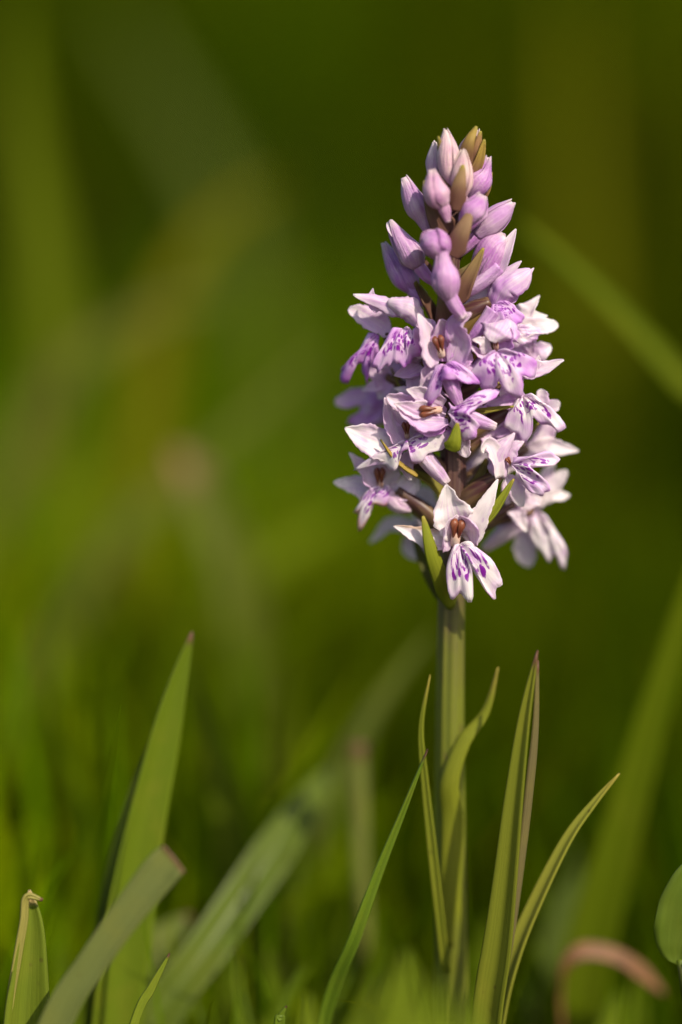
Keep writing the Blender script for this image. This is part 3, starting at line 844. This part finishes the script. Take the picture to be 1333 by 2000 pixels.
# blurred flower at the far left, behind
flower(-115, [(880, 830, 0), (830, 815, -60), (760, 800, -112)], (10, 13, 12, 9), 0.5, [
    ('lateral_sepal', [(765, 800, 0), (705, 776, 0), (656, 788, 0)], 34, (0, 0.3, 1), 'strap', {'tint': 0.62}),
    ('lip', (758, 790, 4), [(745, 772, 0), (724, 768, 4), (715, 784, 6), (700, 806, 4), (680, 822, 0), (700, 836, 0), (730, 832, 4), (756, 826, 2)], (0, 0.2, 1), 0.15, {'tint': 0.62, 'marks': 0.4}),
    ('dorsal_sepal', [(764, 800, -10), (770, 780, -10), (772, 752, -10)], 36, FRONT, 'petal', {'tint': 0.34}),
])
# right flower, lip with bold spots
flower(26, [(886, 880, 0), (940, 835, 10), (1012, 790, 20)], (13, 17, 16, 10), 0.22, [
    ('dorsal_sepal', [(1024, 782, -10), (1000, 764, -4), (975, 770, 0)], 52, (0, -0.2, -1), 'petal', {'tint': 0.45, 'cup': 0.5}),
    ('lateral_sepal', [(1020, 790, -6), (990, 786, 0), (948, 790, -4)], 40, (0, 0.5, 0.8), 'sepal', {'tint': 0.51}),
    ('petal', [(1012, 790, -14), (984, 806, -12), (956, 838, -16)], 44, (0, 0.3, 0.9), 'petal', {'tint': 0.4}),
    ('petal', [(1040, 796, -20), (1056, 780, -24), (1058, 760, -24)], 36, (0, 0.2, 1), 'petal', {'tint': 0.22}),
    ('petal', [(1050, 812, -24), (1074, 800, -26), (1093, 784, -26)], 38, (-0.1, 0.2, 1), 'petal', {'tint': 0.16}),
    ('lip', (1022, 774, 4), [(1006, 786, 2), (990, 812, 8), (986, 830, 8), (996, 842, 8), (1010, 846, 10), (1020, 860, 8), (1034, 852, 8), (1040, 838, 12), (1042, 816, 18), (1058, 828, 12), (1078, 832, 8), (1092, 846, 4), (1104, 832, 2), (1096, 814, 4), (1076, 804, 8), (1060, 786, 6), (1040, 774, 2)], (0.1, 0.55, 0.9), 0.22, {'tint': 0.21}),
])
# flower on the far right, one long sepal reaching out
flower(-40, [(886, 960, 0), (950, 915, -18), (1030, 875, -36)], (12, 15, 14, 9), 0.14, [
    ('lateral_sepal', [(1022, 888, 4), (1072, 870, 8), (1132, 881, 0)], 50, (0.1, 0.2, 1), 'sepal', {'tint': 0.11, 'cup': 0.4}),
    ('petal', [(1030, 876, -4), (1062, 852, 0), (1082, 806, -4)], 48, (-0.1, 0.1, 1), 'petal', {'tint': 0.34}),
    ('lateral_sepal', [(1018, 885, -6), (1000, 900, -4), (985, 925, -6)], 44, (0, 0.2, 1), 'petal', {'tint': 0.22}),
    ('dorsal_sepal', [(1030, 880, -14), (1010, 856, -10), (1000, 830, -12)], 40, FRONT, 'petal', {'tint': 0.39}),
])
# right lower flower, hood up and lip pushed to the right
flower(52, [(890, 1010, 0), (925, 965, 22), (978, 925, 46)], (14, 20, 18, 11), 0.24, [
    ('dorsal_sepal', [(984, 934, 0), (984, 890, 6), (1007, 846, 2)], 48, (-0.3, 0, -1), 'sepal', {'tint': 0.46, 'cup': 0.6}),
    ('petal', [(978, 930, -8), (974, 890, -6), (990, 856, -8)], 44, (0.2, 0, -1), 'petal', {'tint': 0.39, 'cup': 0.4}),
    ('lateral_sepal', [(972, 934, 6), (966, 894, 10), (952, 870, 12), (939, 882, 16)], 27, (0.5, 0.1, 0.8), 'strap', {'tint': 0.14, 'cup': 0.4}),
    ('lip', (998, 908, 4), [(1002, 894, 0), (1034, 892, 8), (1070, 882, 10), (1092, 892, 6), (1090, 906, 6), (1066, 912, 10), (1042, 912, 16), (1056, 928, 14), (1074, 948, 8), (1070, 960, 6), (1058, 968, 4), (1040, 964, 4), (1024, 948, 6), (1008, 930, 4)], (0.3, 0.3, 1), 0.2, {'tint': 0.21}),
    ('lateral_sepal', [(990, 930, -12), (1008, 950, -14), (1022, 990, -18)], 42, (0, 0.3, 0.9), 'petal', {'tint': 0.2}),
    ('petal', [(985, 905, -16), (1000, 875, -16), (1024, 862, -18)], 34, (0, 0.2, 0.9), 'sepal', {'tint': 0.25}),
    ('column', (994, 900), (-0.6, -1), 9),
])
# left lower flower in the shade, wilting lip
flower(4, [(880, 1060, 0), (838, 1005, 6), (775, 958, 2)], (14, 19, 18, 11), 0.14, [
    ('petal', [(738, 966, -2), (712, 925, 0), (683, 884, 0)], 44, (0.5, 0.2, 0.8), 'sepal', {'tint': 0.22, 'cup': 0.5}),
    ('dorsal_sepal', [(752, 950, -10), (752, 915, -12), (736, 895, -6)], 60, FRONT, 'petal', {'tint': 0.16, 'cup': 0.4}),
    ('lateral_sepal', [(732, 965, -20), (700, 950, -20), (652, 942, -22)], 50, (0.1, 0.3, 1), 'sepal', {'tint': 0.10}),
    ('lateral_sepal', [(758, 962, -6), (788, 948, -2), (816, 925, -6)], 58, (-0.1, 0.2, 1), 'petal', {'tint': 0.14, 'cup': 0.3}),
    ('lip', (748, 954, 6), [(728, 958, 2), (708, 972, 4), (692, 998, 0), (698, 1006, 0), (706, 990, 6), (698, 1026, 2), (706, 1032, 2), (722, 1010, 6), (728, 988, 12), (752, 988, 10), (772, 968, 4), (766, 956, 0)], (-0.1, 0.7, 0.8), 0.22, {'tint': 0.23, 'wilt': 0.75}),
    ('spur', [(758, 970, -4), (780, 988, 4), (804, 996, 2)], (13, 17, 13, 7), (0.60, 0.44, 0.52, 1)),
    ('column', (742, 930), (0, -1), 20),
])
# lowest front flower, facing out
flower(92, [(888, 1130, 0), (892, 1095, 40), (900, 1062, 82)], (14, 16, 15, 10), 0.05, [
    ('dorsal_sepal', [(898, 1050, -20), (884, 1000, -6), (873, 946, -8)], 82, (0.05, 0.1, 1), 'sepal', {'tint': 0.0, 'cup': 0.35}),
    ('petal', [(868, 1078, 2), (870, 1040, 6), (892, 1004, 4)], 46, (0.8, 0.1, 0.6), 'petal', {'tint': 0.34, 'cup': 0.5}),
    ('petal', [(932, 1064, 2), (928, 1030, 6), (902, 1004, 4)], 48, (-0.8, 0.1, 0.6), 'petal', {'tint': 0.34, 'cup': 0.5}),
    ('lateral_sepal', [(872, 1064, -10), (822, 1048, -4), (769, 1026, -10)], 46, (0.1, 0.3, 1), 'sepal', {'tint': 0.02, 'wilt': 0.6, 'cup': 0.25}),
    ('lateral_sepal', [(920, 1060, -10), (940, 1010, -2), (973, 936, -6)], 48, (-0.2, 0.2, 1), 'sepal', {'tint': 0.02, 'cup': 0.25}),
    ('lip', (898, 1062, 6), [(884, 1072, 2), (874, 1104, 10), (872, 1134, 10), (882, 1162, 6), (892, 1164, 6), (898, 1156, 8), (910, 1174, 6), (922, 1162, 4), (926, 1140, 8), (922, 1112, 18), (936, 1128, 16), (952, 1158, 8), (962, 1170, 4), (972, 1160, 4), (978, 1142, 4), (976, 1120, 8), (962, 1096, 10), (940, 1074, 8), (920, 1060, 4)], (0, 0.5, 0.9), 0.13, {'tint': 0.0, 'cren': 0.11}),
    ('column', (893, 1034), (0.15, -1), 26),
])
# right bottom flower, behind and blurred
flower(-70, [(886, 1080, 0), (950, 1020, -34), (1040, 1000, -66)], (14, 17, 15, 10), 0.08, [
    ('petal', [(1040, 1000, -6), (1050, 965, -4), (1082, 900, -8)], 44, (0, 0.1, 1), 'petal', {'tint': 0.16}),
    ('lateral_sepal', [(1044, 990, 0), (1074, 955, 4), (1108, 920, 0)], 42, (-0.1, 0.2, 1), 'petal', {'tint': 0.0}),
    ('lateral_sepal', [(1050, 985, 4), (1078, 968, 8), (1112, 970, 4)], 32, (0, 0.4, 1), 'petal', {'tint': 0.0}),
    ('dorsal_sepal', [(1030, 1000, -6), (1020, 975, -4), (1030, 945, -6)], 50, (-0.1, 0.1, 1), 'petal', {'tint': 0.1}),
    ('lip', (1046, 1000, 4), [(1034, 1018, 2), (1036, 1050, 8), (1056, 1078, 6), (1074, 1096, 2), (1084, 1082, 4), (1080, 1056, 10), (1088, 1066, 8), (1098, 1110, 0), (1106, 1098, 0), (1104, 1070, 2), (1088, 1040, 4), (1070, 1012, 4)], (0.1, 0.4, 1), 0.2, {'tint': 0.04, 'marks': 0.35}),
    ('petal', [(1040, 1030, -20), (1030, 1064, -24), (1036, 1108, -26)], 56, (0, 0.2, 1), 'petal', {'tint': 0.12}),
    ('spur', [(1040, 1006, -4), (1000, 1030, 2), (944, 1074, 0)], (14, 18, 17, 8), (0.70, 0.58, 0.66, 1)),
])
# flowers round the back of the spike, seen in the gaps
flower(-95, [(880, 800, 0), (850, 770, -50), (800, 740, -90)], (11, 13, 12, 9), 0.2, [
    ('lateral_sepal', [(815, 745, 0), (795, 720, 0), (762, 690, 0)], 60, FRONT, 'petal', {'tint': 0.15}),
    ('dorsal_sepal', [(815, 750, 0), (810, 715, 0), (805, 675, 0)], 60, FRONT, 'petal', {'tint': 0.2}),
    ('lateral_sepal', [(810, 745, 0), (790, 760, 0), (770, 790, 0)], 50, FRONT, 'petal', {'tint': 0.15}),
])
flower(-95, [(884, 920, 0), (910, 890, -50), (945, 860, -90)], (11, 13, 12, 9), 0.16, [
    ('lateral_sepal', [(940, 870, 0), (930, 830, 0), (925, 800, 0)], 66, FRONT, 'petal', {'tint': 0.2}),
    ('lateral_sepal', [(945, 865, 0), (975, 835, 0), (1010, 820, 0)], 60, FRONT, 'petal', {'tint': 0.15}),
    ('dorsal_sepal', [(945, 870, 0), (930, 900, 0), (915, 940, 0)], 60, FRONT, 'petal', {'tint': 0.2}),
])
flower(-125, [(882, 1090, 0), (850, 1060, -60), (815, 1030, -120)], (12, 14, 13, 9), 0.06, [
    ('lateral_sepal', [(830, 1030, 0), (835, 985, 0), (820, 950, 0)], 66, FRONT, 'petal', {'tint': 0.12}),
    ('lateral_sepal', [(825, 1030, 0), (765, 1022, 0), (722, 1060, 0)], 36, (0, 0.4, 1), 'sepal', {'tint': 0.0}),
    ('dorsal_sepal', [(825, 1035, 0), (810, 1065, 0), (790, 1082, 0)], 70, FRONT, 'petal', {'tint': 0.05}),
])
# further flowers tucked between the others, mostly sepals and petals showing
for _x, _y, _d, _t in ((824, 704, 8, 0.45), (912, 772, 14, 0.5), (800, 818, -12, 0.35), (990, 748, 4, 0.4), (948, 842, 4, 0.35), (828, 772, -4, 0.4), (1034, 690, -34, 0.3), (1004, 985, -24, 0.12), (756, 736, -44, 0.4), (772, 884, -34, 0.15), (930, 690, 4, 0.5)):
    _a = math.atan2(-(_y - 1000) * 0.25, _x - 885) + RNG.uniform(-0.3, 0.3)
    _its = []
    for _k, (_nm, _w, _pr) in enumerate((('dorsal_sepal', 40, 'petal'), ('lateral_sepal', 38, 'sepal'), ('lateral_sepal', 38, 'sepal'), ('petal', 30, 'sepal'))):
        _b = _a + (0.0, 1.5, -1.5, 0.75)[_k] + RNG.uniform(-0.25, 0.25)
        _l = RNG.uniform(46, 62)
        _m = RNG.uniform(-10, 10)
        _its.append((_nm, [(_x, _y, 0), (_x + math.cos(_b) * _l * 0.5 + _m * 0.4, _y - math.sin(_b) * _l * 0.5 + _m * 0.3, 8), (_x + math.cos(_b) * _l, _y - math.sin(_b) * _l, RNG.uniform(-8, 6))],
                     _w, (-0.4 * math.cos(_b), -0.3 * math.sin(_b) + 0.2, 0.9), _pr, {'tint': min(0.7, _t + RNG.uniform(-0.12, 0.12)), 'cup': 0.35}))
    flower(_d, [(stem_x(_y + 70), _y + 70, 0), ((_x + stem_x(_y + 30)) / 2, _y + 34, _d * 0.5), (_x, _y, _d)], (11, 13, 12, 8), _t, _its)
# ---- bracts among the flowers
bract([(872, 800), (800, 770, -20), (762, 712, -40)], 28, (0.2, 0.6, 0.8), OLIVE, 0, 0.4)
bract([(880, 880), (888, 862, 8), (894, 826, 6)], 38, (0, -0.1, 1), GREEN, 82, -0.35)
bract([(815, 930), (775, 900, 8), (744, 858, 10)], 12, (0.3, 0.5, 0.8), GOLD, 50, 0.4)
bract([(880, 1000), (850, 950, 10), (782, 908, 14)], 40, (0.2, 0.7, 0.7), OLIVE, 10, 0.4)
bract([(890, 815), (950, 803, 10), (1004, 793, 10)], 22, (0, 0.8, 0.6), OLIVE, 36, 0.4)
bract([(950, 925), (1005, 880, 4), (1054, 824, 4)], 16, (0, 0.6, 0.8), OLIVE, 0, 0.4)
bract([(920, 1040), (966, 995, 4), (1004, 935, 0)], 30, (-0.3, 0.3, 1), GREEN, 70, 0.4)
bract([(884, 1010), (930, 950, 10), (950, 895, 10)], 40, (-0.4, 0.2, 0.8), (0.13, 0.10, 0.025, 1), 10, 0.4)
bract([(888, 1185, -62), (850, 1095, 14), (826, 1008, 24)], 46, (0.35, 0.1, 0.9), GREEN, 86, -0.4)
bract([(895, 720), (930, 690, 8), (943, 655, 10)], 18, (-0.3, 0.3, 1), OLIVE, 40, 0.3)
bract([(878, 700), (915, 640, 6), (960, 600, 4)], 30, (0, 0.6, 0.8), (0.17, 0.10, 0.03, 1), 22, 0.4)
bract([(885, 860), (930, 800, 6), (975, 745, 4)], 30, (0, 0.6, 0.8), MAROON, 14, 0.4)
bract([(884, 1180), (840, 1120, -20), (805, 1040, -40)], 40, (-0.4, 0.3, 0.8), (0.10, 0.10, 0.01, 1), -10, 0.4)
# ---- stem leaves
part_sheet('stem_leaf', [(884, 1850, 30), (882, 1720, 34), (884, 1600, 36), (878, 1530, 44), (905, 1450, 40), (948, 1390, 34), (974, 1303, 30)], 46, ((0.2, 0, 1), (-0.6, 0.1, 0.7)), 'blade', orchid, M_BRACT, (0.20, 0.215, 0.016, 1), 0, -0.3, 0, 0.04, 0.0003, 44)
part_sheet('stem_leaf', [(872, 1900, 60), (856, 1760, 70), (844, 1650, 70), (830, 1520, 70), (823, 1420, 70), (840, 1318, 70)], 20, ((-0.3, 0, 1), (-0.4, 0, 0.8)), 'blade', orchid, M_BRACT, (0.18, 0.20, 0.015, 1), 0, 0.3, 0, 0.04, 0.0003, 34)

# ------------------------------------------------------------------ grass blades and leaves around it
def blade(name, label, cat, pts, w, n, color, prof='blade', cup=0.3, fold=0.0, mat=None, d0=0, wav=0.04, group=None, nu=40, nv=9, groove=0.0, ground=True, thick=0.00035):
    """one leaf or blade; first point is lowest in the picture and is carried on down into the soil"""
    P = [PT(p, d0) for p in pts]
    if ground:
        a, b = P[0], P[1]
        dr = (a - b).normalized()
        g = gz(a.x, a.y) - 0.003
        dr = Vector((dr.x * 0.6, dr.y * 0.6, min(dr.z, -0.35)))
        k = (g - a.z) / dr.z
        foot = a + dr * max(k, 0.0)
        P = [foot, (foot + a) / 2 + (a - b) * 0.02] + P
    else:
        foot = P[0]
    C = spline(P, nu)
    dm = d0 + (pts[len(pts) // 2][2] if len(pts[len(pts) // 2]) > 2 else 0)
    o = make(name, sheet_data(C, w * PX * persp(dm), n, prof, cup, fold, nu, nv, wav, seed(), groove), mat or M_LEAF, None, foot, color, thick)
    o.location = foot
    tag(o, label, cat, group)
    return o

G1 = (0.12, 0.17, 0.008, 1)
G2 = (0.155, 0.17, 0.014, 1)
GREYG = (0.095, 0.13, 0.014, 1)

blade('grass_shoot', 'broad upright green blade with a purple tip, crossed by a grey blade', 'grass',
      [(225, 2000), (248, 1800), (275, 1640), (318, 1450), (345, 1340), (376, 1234)], 116, (0.35, 0.1, 0.9), G1, d0=-30, cup=0.35)
blade('grass_shoot', 'dark blade with a brown tip tucked behind the broad upright blade', 'grass',
      [(190, 2000), (215, 1760), (250, 1590), (293, 1445)], 66, (-0.7, 0.1, 0.7), (0.06, 0.09, 0.006, 1), d0=-20)
blade('grass_shoot', 'greyish green blade with a cut brown end leaning across the broad upright blade', 'grass',
      [(110, 2000), (180, 1885), (255, 1775), (315, 1702), (344, 1676)], 72, (0.2, 0.5, 0.8), (0.135, 0.155, 0.04, 1), prof='cut', mat=M_CUTTIP, d0=330, cup=0.3, wav=0.12)
blade('grass_shoot', 'green blade with a withered straw coloured point at the left edge', 'grass',
      [(50, 2000), (56, 1900), (62, 1810), (58, 1738)], 104, (0.25, 0.1, 1), (0.13, 0.17, 0.012, 1), prof='blade', mat=M_DEADTIP, d0=190, cup=0.4, fold=0.2)
blade('grass_shoot', 'curled straw coloured strip along the withered blade', 'grass',
      [(14, 2000), (32, 1880), (46, 1800), (52, 1752), (84, 1758)], 16, (0.4, 0, 0.8), (0.32, 0.28, 0.07, 1), prof='strap', d0=210, cup=0.5)
blade('grass_shoot', 'short thin bright blade between the broad blade and the ribbed blades', 'grass',
      [(262, 2000), (296, 1930), (332, 1862)], 17, (0.3, 0.4, 0.8), (0.20, 0.25, 0.02, 1), d0=200, prof='tongue')
blade('grass_shoot', 'blurred ribbed grey green blade leaning right with a square end', 'grass',
      [(300, 2000, 60), (400, 1860, 0), (510, 1700, -120), (600, 1570, -260), (650, 1500, -380)], 84, (0.2, 0.5, 0.8), GREYG, prof='tongue', mat=M_WIDE, d0=-150, cup=0.15, fold=0.35, groove=0.0)
blade('grass_shoot', 'blurred narrow blade under the ribbed grey green blade', 'grass',
      [(340, 2000), (420, 1880), (500, 1760), (600, 1560)], 36, (-0.2, 0.4, 0.8), (0.15, 0.21, 0.03, 1), d0=-150, mat=M_WIDE)
blade('grass_shoot', 'pale blurred blade lying low behind the broad upright blade', 'grass',
      [(250, 1960), (300, 1860), (372, 1785)], 84, (0.1, 0.6, 0.8), (0.18, 0.22, 0.05, 1), d0=-330, prof='tongue')
blade('grass_shoot', 'thin folded green blade leaning towards the orchid stem', 'grass',
      [(640, 1960, -40), (690, 1835), (740, 1700), (785, 1590), (836, 1463)], 30, (0.25, 0.2, 0.9), (0.12, 0.19, 0.012, 1), d0=130, fold=0.7, cup=0.0)
fold_leaf = blade('folded_shoot', 'tall folded pointed leaf with a brown tip right of the orchid stem', 'leaf',
      [(955, 1990), (975, 1850), (990, 1720), (1006, 1560), (1026, 1400), (1050, 1270)], 68, (-0.35, 0.0, 0.9), G2, d0=165, fold=0.45, cup=0.1, prof='blade')
_fb = fold_leaf.location.copy()
_C = spline([PT(p, 150) for p in [(972, 1995), (1000, 1840), (1020, 1700), (1037, 1560), (1049, 1430), (1051, 1290)]], 34)
make('leaf_back', sheet_data(_C, 24 * PX, (0.75, 0.0, 0.6), 'tongue', -0.6, wav=0.05), M_LEAF, fold_leaf, _fb, (0.15, 0.12, 0.05, 1), 0.0003)
blade('grass_shoot', 'yellow green blade arching right from behind the folded leaf', 'grass',
      [(975, 1990), (1005, 1870), (1050, 1760), (1110, 1640), (1160, 1570), (1210, 1510)], 44, (-0.5, 0.5, 0.7), (0.25, 0.25, 0.03, 1), d0=110, cup=0.2, fold=0.3, mat=M_BRACT)
blade('grass_shoot', 'wide blurred bright green blade rising to the right edge', 'grass',
      [(1130, 1990), (1160, 1820), (1215, 1620), (1275, 1400), (1345, 1160), (1390, 1000)], 110, (-0.2, 0.2, 1), (0.095, 0.13, 0.003, 1), mat=M_FAR, d0=-420, cup=0.2)
blade('grass_shoot', 'blurred pale blade slanting down to the right behind the flower spike', 'grass',
      [(1460, 870), (1333, 745), (1200, 600), (1080, 490), (1000, 425)], 56, (0, 0.6, 0.8), (0.095, 0.125, 0.006, 1), d0=-900, cup=0.2, mat=M_FAR)
blade('dry_shoot', 'curled dry orange brown blade arching over beside the bright green blade', 'dry grass',
      [(1098, 2010), (1095, 1940, 10), (1106, 1885, 20), (1140, 1858, 10), (1200, 1866), (1250, 1896, -10), (1298, 1942, -20)], 34, ((0.5, 0.0, 0.8), (0.15, 0.6, 0.8)), (1, 1, 1, 1), prof='dry', mat=M_DRY, d0=-260, cup=0.0, fold=0.1, wav=0.14, nu=60)
_lp = W(1322, 1880, 150)
_lb = Vector((_lp.x + 0.010, _lp.y + 0.012, gz(_lp.x, _lp.y) - 0.003))
plant = bpy.data.objects.new('broad_leaved_plant', None)
plant.location = _lb
plant.empty_display_size = 0.005
COL.objects.link(plant)
tag(plant, 'rounded glossy green leaf on a short stalk beside the dry curled blade', 'plant')
make('leaf', sheet_data(spline([W(*p) for p in [(1326, 1886, 150), (1336, 1830, 152), (1352, 1760, 154), (1374, 1678, 150)]], 24), 120 * PX, (-0.2, 0.3, 0.9), 'round', 0.2, 0.15, wav=0.08, groove=0.1), M_WIDE, plant, _lb, (0.10, 0.145, 0.014, 1), 0.0003)
make('stalk', tube_data(spline([_lb, (_lb + W(1326, 1886, 150)) / 2, W(1328, 1874, 150)], 12), [0.0007, 0.0005], 10), M_WIDE, plant, _lb, (0.06, 0.07, 0.015, 1))
blade('grass_stub', 'blurred pale cut stalk standing left of the orchid stem', 'stalk',
      [(712, 1800), (704, 1640), (700, 1450)], 34, (0.2, 0.1, 1), (0.14, 0.155, 0.03, 1), prof='cut', mat=M_CUTTIP, d0=-420, cup=-0.4, wav=0.15)
blade('grass_shoot', 'blurred greyish blade rising behind the stem from the cut stalk', 'grass',
      [(620, 1620), (700, 1440), (770, 1330), (850, 1225)], 56, (0.1, 0.4, 0.9), (0.12, 0.15, 0.025, 1), d0=-800, mat=M_FAR)
blade('grass_shoot', 'dark blurred blade leaning left behind the broad upright blade', 'grass',
      [(480, 1900), (455, 1640), (420, 1470), (378, 1310)], 104, (-0.2, 0.2, 0.9), (0.10, 0.14, 0.006, 1), d0=-560, mat=M_FAR)
blade('grass_shoot', 'bluish green blurred blade behind the arching yellow blade', 'grass',
      [(1060, 2000), (1085, 1860), (1110, 1740), (1120, 1640)], 110, (0.1, 0.4, 0.9), (0.10, 0.14, 0.025, 1), d0=-650, mat=M_FAR)

# fine blades low at the front of the picture
for i, (x0, x1, y1, d, wd) in enumerate([(470, 455, 1850, -60, 13), (490, 470, 1870, -90, 12), (540, 590, 1880, -120, 16), (545, 560, 1965, 180, 26), (640, 700, 1870, -200, 22), (400, 380, 1930, -150, 16)]):
    blade('grass_shoot', 'fine green blade in the short turf left of the orchid', 'grass',
          [(x0, 2010), ((x0 + x1) / 2 - 4, (2010 + y1) / 2), (x1, y1)], wd, (0.1, 0.2, 1), (0.12, 0.18, 0.012, 1), d0=d, group='fine blades in the turf left of the orchid')


# low blades in front of the orchid, out of focus
for i, (x0, x1, y1, d, wd) in enumerate([(760, 790, 1860, 700, 90), (820, 800, 1890, 900, 80), (690, 740, 1910, 820, 80), (880, 850, 1900, 760, 70), (620, 600, 1940, 600, 70), (940, 905, 1930, 860, 60), (1180, 1210, 1940, 700, 80)]):
    blade('grass_shoot', 'low blurred blade in front of the orchid stem', 'grass',
          [(x0, 2080), ((x0 + x1) / 2 - 4, (2080 + y1) / 2), (x1, y1)], wd, (0.1, 0.2, 1), (0.15, 0.20, 0.01, 1), d0=d, mat=M_WIDE, group='low blades in front of the orchid')

# broad soft blades filling the base behind the stem
for i, (x0, x1, y1, d, wd) in enumerate([(420, 470, 1800, -420, 70), (560, 520, 1850, -300, 64), (620, 680, 1780, -520, 76), (760, 735, 1800, -380, 70), (820, 800, 1850, -260, 60), (930, 950, 1790, -460, 66), (500, 610, 1880, -200, 50), (1080, 1040, 1830, -520, 70), (690, 760, 1890, -180, 50), (360, 300, 1900, -300, 60), (160, 120, 1850, -380, 80), (1230, 1250, 1890, -420, 70)]):
    blade('grass_shoot', 'broad soft blade low in the turf behind the orchid stem', 'grass',
          [(x0, 2040), ((x0 * 2 + x1) / 3 + 5, (2040 * 2 + y1) / 3), ((x0 + 2 * x1) / 3, (2040 + 2 * y1) / 3), (x1, y1)], wd, (RNG.uniform(-0.3, 0.3), 0.3, 0.9), (0.10, 0.15, 0.006, 1), d0=d, mat=M_FAR, group='broad soft blades behind the orchid stem')

# larger leaves further back in the meadow, far out of focus
def back(label, pts, w, color, d, n=(0.0, 0.4, 0.9), prof='blade', name='grass_shoot', cat='grass'):
    blade(name, label, cat, pts, w, n, color, prof, d0=d, mat=M_FAR, cup=0.2)
back('broad pale blade crossing behind the spike at mid height, leaning right', [(230, 1060), (340, 950), (480, 820), (660, 660)], 70, (0.12, 0.14, 0.02, 1), -1900)
blade('dry_shoot', 'blade with a withered pinkish end far behind, left of the spike', 'dry grass', [(460, 1130), (420, 1020), (385, 940), (340, 880)], 84, (0, 0.4, 0.9), (0.08, 0.10, 0.006, 1), 'tongue', d0=-1600, mat=M_PINKTIP)
back('wide greyish green blade far behind, above the pale crossing blades', [(480, 520), (390, 300), (280, 120), (200, -20)], 80, (0.09, 0.115, 0.02, 1), -6000)
back('tall yellowish blade standing far behind the spike', [(1150, 900), (1140, 500), (1125, 200), (1120, -60)], 80, (0.15, 0.145, 0.004, 1), -6000, n=(0.3, 0.2, 0.9))
back('yellow green blade far behind, between pale crossing blade and greyish blade', [(300, 760), (340, 560), (430, 430), (560, 350)], 80, (0.17, 0.155, 0.005, 1), -3000)
back('pale blade lying low far behind, above the left edge turf', [(60, 840), (170, 690), (330, 600), (430, 580)], 80, (0.12, 0.125, 0.02, 1), -2600)
back('bright green blade far behind, under the lowest flowers', [(420, 1230), (500, 1120), (600, 1050), (690, 1010)], 90, (0.13, 0.18, 0.006, 1), -2000)
back('bright green blade far behind at the left edge of the meadow', [(90, 520), (60, 330), (40, 150), (30, -40)], 90, (0.115, 0.15, 0.005, 1), -2800)
